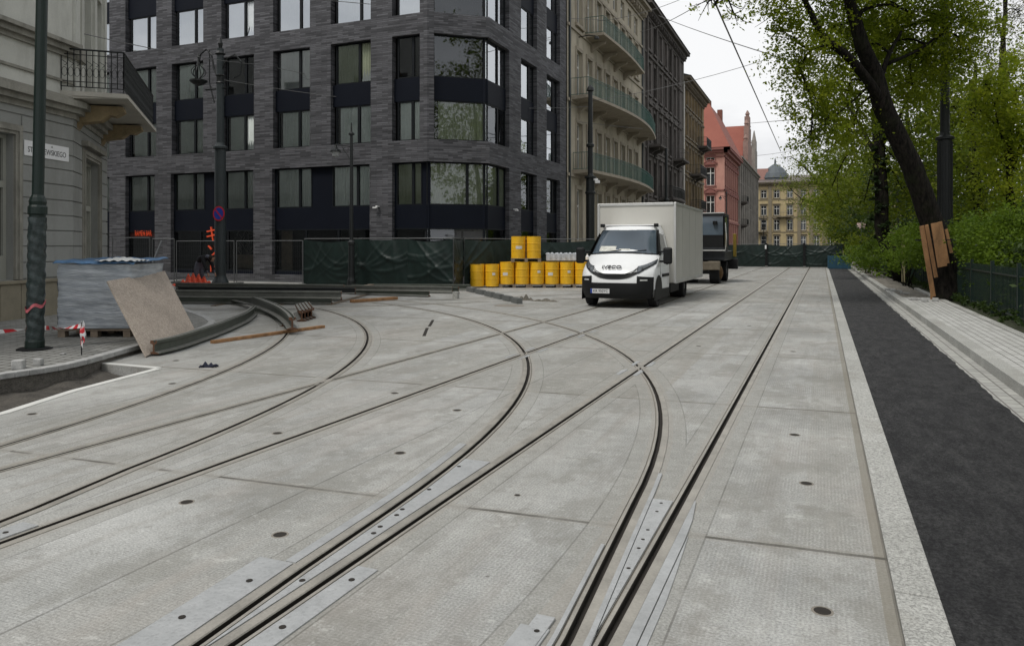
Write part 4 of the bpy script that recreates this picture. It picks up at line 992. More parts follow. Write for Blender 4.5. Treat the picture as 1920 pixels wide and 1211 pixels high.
for sg in (-1,1):
    b=B(); b.grid(lambda u,v:S(2.9+v*(1.1-.2*u),sg*(.62+.38*u),.019),6,3); b.build('fog_lamp_recess',MT['black'],bp,smooth=True)
    b=B(); b.grid(lambda u,v:S(3.2+v*.25,sg*(.70+.17*u),.03),4,1); b.build('fog_lamp',MT['alu'],bp)
    # side lower sill + wheel arch dark
    b=B(); x=sg*1.004; b.add([(x,.42,.2),(x,2.56,.2),(x,2.56,.46),(x,.42,.50)],[(0,1,2,3)]); b.build('sill',MT['black'],tk)
    b=B(); c=[(sg*1.008,1.0+.47*math.cos(a),.40+.47*math.sin(a)) for a in [math.pi*k/16 for k in range(17)]]+[(sg*1.008,.53,.2),(sg*1.008,1.47,.2)]
    b.add(c[:17]+[(sg*1.008,.53,.2),(sg*1.008,1.47,.2)],[tuple(range(17))+(17,18)]); b.build('wheel_arch',MT['black'],tk)
# side glass, door seams, handle
for sg in (-1,1):
    def sx(z,o=.008): return sg*(wz(z)+o)
    b=B(); pl=[(1.33,1.42),(2.30,1.42),(2.30,1.98),(1.86,2.02),(1.72,1.95)]; b.add([(sx(z),y,z) for y,z in pl],[tuple(range(5))]); b.build('side_window',WSG,tk)
    b=B(); pl=[(1.02,1.40),(1.34,1.40),(1.76,2.0),(1.63,2.04),(1.18,1.62)]; b.add([(sx(z,.010),y+.05,z) for y,z in pl],[tuple(range(5))]); b.build('quarter_glass',MT['black'],tk)
    b=B()
    for q in ([(2.38,.55),(2.38,2.0)],[(1.25,.95),(1.22,1.4)],[(1.48,.6),(1.25,.95)]): b.tube([(sx(z,.003),y,z) for y,z in q],.007,4)
    b.build('door_seam',MT['black'],tk)
    b=B(); b.box(min(sx(1.15,0),sx(1.15,.03)),max(sx(1.15,0),sx(1.15,.03)),2.1,2.28,1.13,1.18); b.build('door_handle',MT['black'],tk)
    b=B(); b.box(min(sx(.9,0),sx(.9,.03)),max(sx(.9,0),sx(.9,.03)),1.5,2.4,.80,.88); b.build('door_moulding',MT['black'],tk)
    b=B(); x0,x1=(1.12,1.36) if sg>0 else (-1.36,-1.12); b.box(x0,x1,.98,1.12,1.17,1.62); mi=b.build('mirror',MT['black'],tk,bevel=.05)
    B().add([(x0+.03,1.125,1.2),(x1-.03,1.125,1.2),(x1-.03,1.125,1.58),(x0+.03,1.125,1.58)],[(0,1,2,3)]).build('mirror_glass',MT['dglass'],mi)
    b=B(); 
    for z in (1.24,1.5): b.tube([(sg*.97,1.2,z),(sg*1.15,1.06,z)],.03,6)
    b.build('mirror_arm',MT['black'],mi)
    b=B(); b.box(sg*.78-.06,sg*.78+.06,1.70,1.82,2.20,2.30); b.build('roof_marker',MT['black'],tk,bevel=.02)
GL_=M('grey_badge',(.10,.10,.11),.3,.3,.1)
p=S(6.3,0,.01); o=text('badge_lettering','IVECO',.15,M('dark_badge',(.03,.03,.035),.4,0,.1),face_mtx((-.08,S(5.9,0,.02)[1]-.012,S(5.9,0,.02)[2]+.01),(1,0,0),(0,.72,.69)),tk,ext=.012,xs=1.25)
b=B(); b.box(-.62,-.10,-.045,-.02,.40,.52); pl=b.build('number_plate',M('number_plate_white',(.6,.6,.6),.4,0,.03),tk)
text('plate_lettering','KR 950YC',.10,MT['black'],face_mtx((-.34,-.047,.46),(1,0,0)),pl,ext=.001,xs=.95)
B().box(-.62,-.57,-.0465,-.0455,.40,.52).build('plate_band',M('blue_band',(.02,.05,.25),.5),pl)
# wheels
def wheel(par,x,y,r,w,name='wheel',hub=True):
    b=B(); s=1 if x>0 else -1
    b.lathe((x-s*w,y,r),[(r*.7,0),(r*.95,.0),(r,.03),(r,w-.03),(r*.95,w),(r*.64,w),(r*.6,w-.03)],22,(s,0,0)); o=b.build(name,MT['tyre'],par,smooth=False)
    b=B(); b.lathe((x-s*.08,y,r),[(r*.6,0),(r*.58,.03),(r*.35,.0),(r*.2,.07),(.01,.08)],14,(s,0,0)); b.build('rim',M('wheel_rim',(.16,.16,.16),.5,.3,.2) if 'wheel_rim' not in bpy.data.materials else bpy.data.materials['wheel_rim'],o)
    return o
for sg in (-1,1): wheel(tk,sg*.99,1.0,.36,.23); wheel(tk,sg*1.0,5.25,.36,.45)
b=B(); b.box(-.45,-.35,1.2,7.7,.42,.6); b.box(.35,.45,1.2,7.7,.42,.6); b.box(-.9,.9,5.15,5.35,.3,.42); b.box(.5,.95,3.0,4.4,.28,.55); b.box(-.8,.8,.9,1.1,.3,.42)
b.box(-.9,.9,.45,2.4,.24,.5); b.box(-1.05,1.05,7.75,7.85,.35,.47); b.build('chassis',MT['black'],tk)
b=B(); b.box(-1.15,1.15,2.63,7.92,.58,2.92); bx=b.build('cargo_box',MT['box_panel'],tk,bevel=.03)
b=B()
for x in (-1.15,1.15): b.box(x-.035,x+.035,2.60,2.66,.58,2.93); b.box(x-.03,x+.03,7.89,7.95,.58,2.93); b.box(x-.03,x+.03,2.67,7.88,2.87,2.945); b.box(x-.025,x+.025,2.67,7.88,.56,.66)
b.box(-1.11,1.11,2.60,2.66,2.86,2.94); b.build('box_trim',MT['alu'],bx,bevel=.008)
b=B()
for y in (3.9,5.2,6.5): b.box(1.148,1.1535,y,y+.02,.66,2.86); b.box(-1.1535,-1.148,y,y+.02,.66,2.86)
for y in [2.8+.3*k for k in range(17)]:
    for z in (.62,2.90): b.box(1.172,1.182,y,y+.03,z-.012,z+.012)
b.build('seam_rivet',MT['alu'],bx)
B().box(-.75,.75,1.8,2.62,2.24,2.27).build('roof_rear',MT['white_paint'],tk,bevel=.01)

# ================================================================ WHEELED EXCAVATOR behind the truck
ex=thing('wheeled_excavator','dark wheeled excavator with yellow arm half hidden behind the white truck','excavator',(-5.15,34.0,0))
DG=M('dirty_dark_machine_paint',(.022,.025,.028),.5,.0,.4,5); YM=M('muddy_yellow_paint',(.20,.14,.015),.6,0,.3,4); MUD=M('muddy_grey_steel',(.14,.12,.09),.9,0,.4,4)
for sx_ in (-1,1):
    for y in (.2,2.9): 
        wheel(ex,sx_*1.0,y,.48,.42)
        if y<1: B().lathe((sx_*1.0-(.0),y,.48),[(.3,0),(.28,.05),(.1,.12)],12,(sx_,0,0)).build('hub',M('muddy_brown_hub',(.12,.07,.03),.9),ex)
b=B(); b.box(-.55,.55,-.2,3.3,.55,.95); b.box(-.9,.9,.05,.35,.42,.6); b.box(-.9,.9,2.75,3.05,.42,.6); b.build('undercarriage',DG,ex)
b=B(); b.box(-1.1,1.1,-.75,-.60,.62,.98); b.box(-.5,-.35,-.6,.0,.6,.75); b.box(.35,.5,-.6,.0,.6,.75); b.box(.55,1.05,-.55,-.1,.7,1.0); b.build('dozer_blade',MUD,ex,bevel=.03)
b=B(); b.box(-1.15,1.15,.5,3.6,1.0,1.45); b.prism([(-1.15,1.9),(-.1,1.9),(-.1,3.6),(-1.15,3.6)],1.452,2.0); b.build('upper_body',DG,ex,bevel=.05)
b=B(); b.box(.05,1.15,.45,2.05,1.46,1.62)
for x in (.07,1.13):
    for y in (.47,2.03): b.box(x-.04,x+.04,y-.04,y+.04,1.62,3.0)
b.box(.03,1.17,.43,2.07,3.0,3.12); b.box(.11,1.09,.46,.50,2.1,2.16); cb_=b.build('cabin',DG,ex,bevel=.015)
b=B(); b.add([(.11,.47,1.62),(1.09,.47,1.62),(1.09,.47,3.0),(.11,.47,3.0)],[(0,1,2,3)]); b.add([(1.13,.5,1.62),(1.13,2.0,1.62),(1.13,2.0,3.0),(1.13,.5,3.0)],[(0,1,2,3)]); b.build('cabin_glass',darkglass('cabin_glass',(.06,.08,.10),.06),cb_)
B().box(.05,1.15,.38,.55,3.122,3.17).build('roof_light_bar',MT['alu'],cb_)
b=B(); b.box(.11,1.09,.44,.455,1.62,2.12); b.box(.08,.14,.43,.46,2.1,3.0); b.box(1.10,1.17,.43,.46,1.6,3.0); b.box(.12,1.08,.43,.45,2.10,2.16); b.build('door_panel',MT['black'],cb_)
b=B(); b.box(.05,1.2,.30,.42,1.44,1.50); b.tube([(1.2,.4,1.5),(1.25,.35,2.0),(1.2,.4,2.7)],.02,6); b.build('handrail',MT['alu'],ex)
b=B(); b.lathe((.75,.40,2.62),[(.1,0),(.1,.16)],10); b.build('headrest',MT['black'],cb_)
b=B(); b.obox((-.45,1.0,1.5),(-.45,-.9,3.0),.3,.36); b.obox((-.45,-.9,3.0),(-.45,-2.0,1.9),.26,.32); b.build('boom',DG,ex)
b=B(); b.obox((-.45,-2.0,1.9),(-.45,-1.2,.9),.22,.26); b.build('dipper_arm',YM,ex)
b=B(); b.box(1.25,1.40,3.0,3.2,1.15,2.25); b.build('rear_post',YM,ex,bevel=.03)
b=B(); b.box(-1.1,1.40,3.62,3.95,.55,1.05); b.build('outrigger_box',MT['tyre'],ex,bevel=.04)

# ================================================================ YELLOW BARRELS
YB=M('yellow_drum_paint',(.80,.46,.02),.4,0,.12,3,30,.1,world=False,dirt=(.30,.17,.03),dirtamt=.4)
LABW=M('white_paper_label',(.62,.6,.56),.6,0,.08,20)
def drum():
    t=thing('steel_drum','x','drum')
    r=.292; pr=[(r*.96,0),(r,.012),(r,.02),(r*.985,.03),(r*.985,.29),(r*1.02,.30),(r*1.02,.315),(r*.985,.325),(r*.985,.58),(r*1.02,.59),(r*1.02,.605),(r*.985,.615),(r*.985,.86),(r,.87),(r,.885),(r*.95,.885),(r*.94,.865),(.02,.865)]
    B().lathe((0,0,0),pr,28).build('drum_body',YB,t,smooth=False)
    b=B(); b.lathe((.14,.05,.86),[(.035,0),(.035,.02),(.02,.022)],10); b.build('bung',MT['alu'],t)
    return t
def lab(t,ang,w,h,z):
    b=B(); r=.297; b.grid(lambda u,v:(r*math.sin(ang+(u-.5)*w/r),-r*math.cos(ang+(u-.5)*w/r),z+v*h),6,1); b.build('paper_label',LABW,t)
pa=Vector((-12.75,27.15,0)); pb=Vector((-9.35,28.65,0)); dirn=(pb-pa).normalized(); back=Vector((-dirn.y,dirn.x,0))
first=None; DL=['leftmost yellow drum of the lower row, at the dark fence','second yellow drum from the left in the lower row, with a paper label','third yellow drum from the left in the lower row','fourth yellow drum in the lower row, below the left upper drum','fifth yellow drum in the lower row, below the right upper drum','sixth yellow drum in the lower row, right of the stacked pair','seventh yellow drum in the lower row, with a pale label','rightmost yellow drum of the lower row, next to the truck']
ang0=math.atan2(dirn.y,dirn.x)
spots=[]
for i in range(8): spots.append((pa+dirn*(i*.60-.0 if i<2 else i*.60+.0),.14 if i>=2 else .05,DL[i],[(0.2,.12,.1,.45)] if i in(1,4,6) else ([(-.3,.2,.12,.35)] if i in (2,5) else [])))
for i in range(6): spots.append((pa+dirn*(1.5+i*.60)+back*.55,.14,'yellow drum '+['first','second','third','fourth','fifth','sixth'][i]+' from the left in the rear row, behind the lower front row',[]))
for i in range(2): spots.append((pa+dirn*(1.65+i*.62)+back*.15,.14+.885+.14,['left one of the two yellow drums stacked on top, with a white label','right one of the two yellow drums stacked on top, without a label'][i],[(.05,.26,.12,.38)] if i==0 else []))
proto=drum(); used=False
for i,(p,z,lb,labs) in enumerate(spots):
    t=proto if not used else dup(proto,label=lb); 
    if not used: t['label']=lb; t['group']='yellow steel drums'; used=True; 
    t.location=(p.x,p.y,z); t.rotation_euler=(0,0,ang0-.0)
    t['label']=lb
    spots[i]=(t,labs)
for t,labs in spots:
    for a in labs: lab(t,*a)
def pallet(lab_,p,rz,w=1.2,d=.8,mat=None):
    t=thing('pallet',lab_,'pallet',p,rz,'wooden pallets'); mat=mat or MT['woodgrey']
    b=B()
    for i in range(6): b.box(-w/2,w/2,-d/2+i*d/5.4,-d/2+i*d/5.4+.1,.115,.137)
    b.build('deck_board',mat,t)
    b=B()
    for x in (-w/2+.07,0,w/2-.07):
        for y in (-d/2+.06,0,d/2-.06): b.box(x-.065,x+.065,y-.06,y+.06,.022,.115)
        b.box(x-.065,x+.065,-d/2,d/2,0,.022)
    b.build('pallet_block',mat,t)
for i,l in ((2.45,'wooden pallet under the third and fourth lower drums'),(4.45,'wooden pallet under the fifth and sixth lower drums'),(6.45,'wooden pallet under the two rightmost lower drums')):
    p=pa+dirn*(i*.6)+back*.1; pallet(l,(p.x,p.y,0),ang0)
p=pa+dirn*1.95+back*.15; pallet('wooden pallet carrying the two upper yellow drums',(p.x,p.y,1.03),ang0)
p=pa+dirn*3.4+back*.3; t=thing('wrapped_bundle','pale plastic wrapped bundle on the drums right of the upper pair','bundle',(p.x,p.y,1.03),ang0)
b=B(); b.box(-.62,.62,-.35,.35,0,.3); b.build('bundle_base',M('dark_bundle',(.08,.08,.07),.7,0,.4,15),t); b=B(); b.grid(lambda a,c:(-.64+1.28*a,-.37+.74*c,.31+.07*math.sin(a*22)*math.sin(c*7)),24,6); b.grid(lambda a,c:(-.64+1.28*a,-.375+.01*math.sin(a*40),.05+.27*c),24,2); b.build('plastic_wrap',M('crumpled_clear_film',(.45,.47,.5),.25,0,.3,9,40),t)
p=pa+dirn*4.45+back*.2; t=thing('traffic_bottle','small white plastic bottle standing on the lower drums near the truck','bottle',(p.x,p.y,1.03)); B().lathe((0,0,0),[(.07,0),(.075,.02),(.075,.2),(.03,.26),(.03,.31)],12).build('bottle',MT['white'],t)

# ================================================================ CONSTRUCTION FENCES
TARP=M('dark_green_tarpaulin',(.008,.019,.016),.5,0,.4,2.5,20,.1)
TUBE=M('zinc_fence_tube',(.15,.155,.155),.45,.5,.1)
FOOT=M('concrete_foot_block',(.2,.2,.19),.9,0,.2)
def fpanel(label,p,q,h=1.98,tarp=True,seed=0,mesh=True,kind='site_fence_panel',clothmat=None,grp='site fence panels with green tarpaulin'):
    p=Vector((p[0],p[1],0));q=Vector((q[0],q[1],0)); t=thing(kind,label,'fence',(p.x,p.y,0),math.atan2(q.y-p.y,q.x-p.x),grp); l=(q-p).length
    b=B(); b.tube([(0.03,0,.08),(.03,0,h)],.021,6); b.tube([(l-.03,0,.08),(l-.03,0,h)],.021,6); b.tube([(.03,0,h-.02),(l-.03,0,h-.02)],.018,6); b.tube([(.03,0,.18),(l-.03,0,.18)],.018,6); b.build('frame',TUBE,t)
    b=B(); b.box(-.1,.12,-.35,.35,0,.12); b.build('foot',FOOT,t,bevel=.02)
    if mesh and not tarp:
        b=B(); n=int(l/.1)
        for i in range(1,n): b.obox((i*l/n,0,.2),(i*l/n,0,h-.04),.0028,.0028,up=(1,0,0))
        for i in range(1,8): b.obox((.05,0,.2+i*(h-.25)/8),(l-.05,0,.2+i*(h-.25)/8),.0028,.0028)
        b.build('wire_mesh',TUBE,t)
    if tarp:
        r=random.Random(seed); cs=[(r.uniform(0,l),r.uniform(.5,1),r.uniform(-1.2,1.2),r.uniform(.02,.05)) for _ in range(4)]; sw=[(r.uniform(0,l),r.uniform(.12,.7),r.uniform(.1,1.3)) for _ in range(5)]
        sag=r.uniform(.03,.12)
        def fn(a,c):
            x=a*l; z=.05+c*(h-.1); y=-.03
            for cx,k,sl,am in cs:
                d=(x-cx)+(z-1)*sl*1.3; y-=am*math.exp(-(d/.07)**2)*k*(1-abs(c-.5))
            for cx,k2,zz in sw:
                d=(z-(zz+k2*(x-cx)**2)); y-=.05*math.exp(-(d/.05)**2)*max(0,1-abs(x-cx)/1.6)
            y-=.07*math.sin(a*math.pi)*math.sin(c*math.pi)*(1+.6*math.sin(a*5+seed)); y-=.005*math.sin(x*13+z*5+seed)
            return (x,y,z-(sag*math.sin(a*math.pi)*c))
        b=B(); b.grid(fn,90,30); b.build('tarpaulin',clothmat or TARP,t,smooth=True)
    return t
fz=25.15
xs_=[fx(570,fz),fx(668,fz),fx(760,fz),fx(850,fz+.3)]
nm=['left end panel of the green tarpaulin fence, behind the lamp post','second tarpaulin fence panel, right of the lamp post','tarpaulin fence panel with deep diagonal folds left of the drums']
for i in range(3): fpanel(nm[i],(xs_[i],fz+.1*i),(xs_[i+1],fz+.1*(i+1)),seed=i+3)
q0=(xs_[3],fz+.3); q1=(-12.1,28.6); q2=(-9.0,31.8)
fpanel('tarpaulin fence panel behind the left drums, loosely hung',q0,(-13.3,26.9),seed=9)
fpanel('tarpaulin fence panel behind the stacked upper drums',(-13.25,26.95),q1,seed=12); fpanel('tarpaulin fence panel behind the drums beside the truck',q1,q2,seed=17)
fpanel('bare wire mesh fence panel before the dark shop window',(fx(330,25),25.0),(fx(440,25),25.0),tarp=False,h=1.9,grp='bare wire mesh fence panels'); fpanel('bare wire mesh fence panel left of the green tarpaulin',(fx(442,25),25.02),(fx(566,25),25.1),tarp=False,h=1.9,grp='bare wire mesh fence panels')
fpanel('bare wire mesh fence panel close to the pale stucco house',(fx(195,23.5),23.9),(fx(275,24),24.2),tarp=False,h=2.05,grp='bare wire mesh fence panels')
fpanel('short wire mesh fence panel before the orange shop sign',(fx(277,24),24.2),(fx(328,24.6),24.6),tarp=False,h=2.0,grp='bare wire mesh fence panels')
t=thing('leaning_pole','thin pale pole leaning above the blue tarpaulin stack','pole',at(285,560)+(0,)); 
a=atd(283,500,24);c=atd(303,452,25); B().tube([Vector((a.x,a.y,.2))-Vector(t.location),a-Vector(t.location),c-Vector(t.location)],.03,6).build('pole',TUBE,t)
YE=61.9
es=[fx(1330,YE),fx(1437,YE),fx(1508,YE),fx(1580,YE)]
for i in range(3): fpanel(['left far fence panel closing the street, beside the excavator','middle far fence panel closing the street','right far fence panel closing the street, by the blue container'][i],(es[i],YE),(es[i+1],YE),h=1.86,seed=40+i)
for i,x in enumerate((es[1],es[2])):
    t=thing('fence_post',['dark post between the left and middle far fence panels','dark post between the middle and right far fence panels'][i],'post',(x,YE-.15,0)); B().box(-.09,.09,-.05,.05,0,1.9).build('post',MT['black'],t); 
    if i==0: B().box(-.1,.02,-.08,-.06,1.45,1.75).build('notice',MT['white'],t)
t=thing('blue_container','small blue site container at the far end of the asphalt lane','container',(1.15,60.2,0)); b=B(); b.box(-.72,.85,-.45,.45,0,.95)
for i in range(7): b.box(-.7+i*.23,-.6+i*.23,-.48,-.45,.05,.9)
b.build('container_body',M('dull_blue_paint',(.02,.07,.11),.6,0,.2),t)
t=thing('round_sign','small pale diamond sign on a thin post beyond the fence, by the park','sign',(2.6,58,0)); b=B(); b.tube([(0,0,.1),(0,0,3.4)],.03,6); b.build('post',TUBE,t); B().prism([(-.28,0),(0,-.02),(.28,0),(0,.02)],2.9,3.3).build('plate',M('pale_pink_plate',(.6,.45,.42),.6),t)

# ================================================================ LAMPS AND POLES
def lampleft():
    x,y=at(65,655,.115); t=thing('lamp_post','dark green cast iron post at the left edge, lower part wrapped in torn black film','lamp post',(x,y,.115)); t.rotation_euler=(R(-.3),R(1.0),R(22))
    b=B(); b.lathe((0,0,0),[(.13,0),(.13,.12),(.112,.16),(.110,2.0)],20); b.build('base',MT['greenmetal'],t)
    b=B(); b.lathe((0,0,2.0),[(.110,0),(.128,.02),(.128,.12),(.11,.15),(.118,.2),(.10,.26),(.080,.3)],20); b.build('collar',MT['greenmetal'],t)
    b=B(); b.lathe((0,0,2.3),[(.080,0),(.078,3),(.07,7.5)],20); b.build('shaft',MT['greenmetal'],t)
    b=B(); r=.119
    FW=lambda u,v:.004*math.sin(u*6.283*3+v*47)+.004*math.sin(v*83+u*6.283*2)+.003*math.sin(u*6.283*7-v*29)
    b.grid(lambda u,v:((r+FW(u,v))*math.cos(u*2*math.pi),(r+FW(u,v))*math.sin(u*2*math.pi),.12+v*1.85),50,70)
    b.build('film_wrap',M('crinkled_black_film',(.03,.042,.042),.22,0,.5,9,50,.5,.01),t,smooth=True)
    b=B(); b.lathe((0,0,-.01),[(.24,0),(.24,.03),(.2,.04)],8); b.build('foot_plate',MT['black'],t)
    b=B(); b.grid(lambda u,v:(.132*math.cos(u*6.28),.132*math.sin(u*6.28),.62+.05*v+.05*math.sin(u*6.28+1)+.03*math.sin(u*25)),30,1); b.build('tape_band',M('red_white_band',(.5,.12,.14),.5,0,.6,20,90,0),t)
lampleft()
def trampole(label,x,y,h,hcol,r1,r2,lant=None,z0=.1,sign=False,mat=None,arms=()):
    mat=mat or MT['greypole']; t=thing('tram_pole',label,'lamp post',(x,y,z0))
    b=B(); b.lathe((0,0,0),[(r1*1.5,0),(r1*1.5,.15),(r1*1.15,.3),(r1,.4),(r1,hcol)],16); b.build('base',mat,t)
    b=B(); b.lathe((0,0,hcol),[(r1,0),(r1*1.35,.03),(r1*1.35,.1),(r2*1.2,.16),(r2,.25)],16); b.build('collar',mat,t)
    b=B(); b.lathe((0,0,hcol+.25),[(r2,0),(r2*.85,h-hcol-.25)],12); b.build('shaft',mat,t)
    return t
# ornate pole before the corner building
x,y=at(413,536,.1); p=trampole('tall ornate grey pole with curled lantern arm and no-parking sign',x,y,9.3,5.35,.21,.155)
sx_=.0226
b=B(); b.lathe((0,0,7.9),[(.12,0),(.17,.05),(.14,.1),(.14,.3),(.18,.35),(.12,.4)],12); b.lathe((0,0,9.0),[(.1,0),(.2,.1),(.06,.3),(.1,.5),(.02,.75)],10)
b.tube([(0,0,8.0),(-.3,0,8.5),(-.45,0,9.1),(-.7,0,9.35),(-1.0,0,9.2),(-1.12,0,8.8)],.035,6); b.tube([(-.55,0,9.3),(-.55,0,8.0),(-.3,0,7.2)],.025,6); b.tube([(-.75,0,7.75),(.3,0,7.75)],.03,6)
b.tube([(0,0,8.3),(.35,0,8.9),(.75,0,9.0),(1.05,0,8.7),(1.0,0,8.2),(.7,0,8.1)],.03,6); b.build('scroll_arm',MT['blackmetal'],p)
b=B()
for k in range(6):
    a=k*math.pi/3; b.tube([(-1.12+.28*math.sin(q*math.pi)*math.cos(a),.28*math.sin(q*math.pi)*math.sin(a),8.8-.62*q) for q in [j/8 for j in range(9)]],.018,4)
b.lathe((-1.12,0,8.1),[(.02,.12),(.34,.06),(.34,.0),(.2,-.1),(.05,-.16)],14); b.lathe((-1.12,0,8.75),[(.08,0),(.03,.3),(.06,.32),(.01,.5)],8); b.build('lantern',MT['blackmetal'],p)
def ringsign(par,z,off,r,rz=0):
    b=B(); b.lathe((off,-.24,z),[(r,0),(r,.012),(.001,.013)],28,(0,-1,0)); s=b.build('no_parking_sign',M('sign_red',(.5,.02,.03),.4,0,.05),par)
    b=B(); b.lathe((off,-.2535,z),[(r*.80,0),(r*.8,.003),(.001,.004)],28,(0,-1,0)); b.build('sign_face',M('sign_blue',(.02,.05,.32),.4,0,.05),s)
    b=B(); b.obox((off-r*.55,-.26,z+r*.55),(off+r*.55,-.26,z-r*.55),.006,r*.19,up=(1,0,1)); b.build('sign_bar',bpy.data.materials['sign_red'],s)
    B().box(off-.25,off+.05,-.235,-.16,z-.02,z+.02).build('bracket',TUBE,s)
ringsign(p,2.82,.16,.29)
# smaller double lamp before the tarpaulin
def streetlamp(label,x,y,h,z0=.1,r=.075,hb=1.6,arm=-.75,rz=0,mat=None,second=False):
    mat=mat or MT['blackmetal']; t=thing('street_lamp',label,'street lamp',(x,y,z0),rz)
    b=B(); b.lathe((0,0,0),[(r*2.3,0),(r*2.3,.2),(r*1.7,.35),(r*1.6,hb),(r*2.0,hb+.03),(r*2,hb+.12),(r*1.1,hb+.2)],12); b.build('base',mat,t)
    b=B(); b.lathe((0,0,hb+.2),[(r,0),(r*.75,h-hb-.5),(r*1.5,h-hb-.48),(r*1.5,h-hb-.42),(r*.5,h-hb-.35),(.02,h-hb)],12); b.build('shaft',mat,t)
    for a in ([arm,-arm] if second else [arm]):
        b=B(); s=1 if a>0 else -1
        b.tube([(0,0,h-.75),(a*.5,0,h-.66),(a,0,h-.62)],.022,6); b.tube([(0,0,h-1.35),(a*.25,0,h-1.05),(a*.6,0,h-.72)],.016,6); b.tube([(a*.35+.12*math.cos(q),0,h-.85+.1*math.sin(q)) for q in [k*.7 for k in range(8)]],.012,5); b.build('arm',mat,t)
        b=B(); b.lathe((a,0,h-1.05),[(.02,.42),(.05,.4),(.09,.28),(.2,.2),(.21,.14)],14); l=b.build('lamp_hood',mat,t)
        b=B(); b.lathe((a,0,h-1.12),[(.03,0),(.12,.04),(.17,.2),(.17,.21)],14); b.build('lamp_glass',M('milky_lamp_glass',(.35,.36,.36),.2,0,.05) if 'milky_lamp_glass' not in bpy.data.materials else bpy.data.materials['milky_lamp_glass'],l)
    return t
x,y=at(659,536,.1); streetlamp('slim black street lamp with one arm in front of the corner building',x,y,6.2,rz=0,second=False)
# pole beside truck
X_=-10.9
def yx(u,X): return fy(u,X)
y=yx(1107,X_); t=trampole('tall black pole with stepped collars left of the white truck',X_,y,9.7,5.0,.22,.13,mat=MT['blackmetal'])
b=B(); b.lathe((0,0,6.6),[(.14,0),(.2,.05),(.2,.15),(.14,.2)],12); b.lathe((0,0,4.2),[(.22,0),(.27,.04),(.27,.12),(.22,.16)],12); b.lathe((0,0,9.45),[(.13,0),(.19,.05),(.16,.2),(.02,.35)],12); b.build('ring',MT['blackmetal'],t)
b=B(); b.box(.1,.4,-.1,.0,4.9,5.0); b.box(.3,.5,-.18,.02,4.75,4.9); b.build('camera',MT['white'],t)
for u,h,lb in ((1249,9.0,'black pole standing between the dark tenement balconies and the truck'),):
    t=trampole(lb,X_,yx(u,X_),h,5.0,.2,.12,mat=MT['blackmetal'])
streetlamp('street lamp in front of the pink corner house',-11.0,yx(1362,-11.0)*1.0,8.5,r=.09,rz=R(20)); 
streetlamp('faraway street lamp before the yellow end building',-11,yx(1432,-11),8,r=.08)
x_=3.78; y=28.3; t=trampole('tall black fluted pole rising out of the hedge beside the leaning tree',x_,y,10.5,5.05,.21,.145,mat=MT['blackmetal'])
b=B()
for k in range(12):
    a=k*math.pi/6; b.obox((.215*math.cos(a),.215*math.sin(a),.5),(.215*math.cos(a),.215*math.sin(a),5.0),.03,.03)
b.build('fluting',MT['blackmetal'],t)
b=B(); b.lathe((0,0,7.0),[(.14,0),(.19,.06),(.19,.2),(.14,.26)],12); b.tube([(0,0,8.9),(-.6,0,9.1),(-1.1,0,9.0)],.04,6); b.build('bracket',MT['blackmetal'],t)
x=3.7; 
t=thing('thin_pole','thin dark pole in the park between the ivy trunk and the leaning tree','pole',(4.2,yx(1683,4.2),.1)); B().tube([(0,0,0),(0,0,6)],.05,6).build('pole',MT['blackmetal'],t)

# ================================================================ OVERHEAD WIRES
def wire(label,p,q,r=.012,sag=0,extra=None):
    t=thing('overhead_wire',label,'wire',tuple(p)); n=12; q=Vector(q);p=Vector(p)
    B().tube([(q-p)*(i/n)-Vector((0,0,sag*4*(i/n)*(1-i/n))) for i in range(n+1)],r,5).build('cable',MT['cable'],t); 
    if extra:
        for e in extra: 
            b=B(); c=(q-p)*e; b.lathe(c+Vector((0,0,-.06-sag*4*e*(1-e))),[(.02,0),(.06,.03),(.06,.09),(.02,.12)],8); b.build('insulator',MT['black'],t)
wire('long grey cable slanting across the sky to the far tree',atd(1325,-30,22),atd(1464,284,75),.030)
wire('thin wire crossing the sky from the dark tenement roof to the tree',atd(1235,30,60),atd(1500,120,24),.020,.1)
wire('thin wire low across the sky between the gothic gable and the tree',atd(1400,232,120),atd(1520,222,50),.03)
wire('fine wire from the stucco house to the corner building, sagging left of the ornate pole',atd(55,40,16.2),atd(500,123,33.5),.012,.15,[.02])
wire('fine wire across the corner building from the ornate pole towards the truck side',atd(520,128,33.5),atd(1205,242,47),.012,.3)
wire('fine wire across the upper windows of the corner building with a black insulator',atd(545,-5,30),atd(1135,38,45),.014,.1,[.195])
wire('fine wire between the ornate pole and the tall black pole beside the truck',atd(418,150,31.6),atd(1107,200,38.5),.012,.5)
wire('fine wire rising from the black pole beside the truck towards the leaning tree',atd(1107,190,38.5),atd(1640,40,30),.012,.4)
wire('second fine wire high over the street from the dark tenement',atd(1200,60,58),atd(1345,-12,24),.016,.2)
wire('faraway wire over the street beyond the gothic gable',atd(1420,292,110),atd(1520,276,80),.025,.1)
wire('short wire from the beige tenement to the dark tenement roof',atd(1120,40,46),atd(1275,0,40),.014,.2)

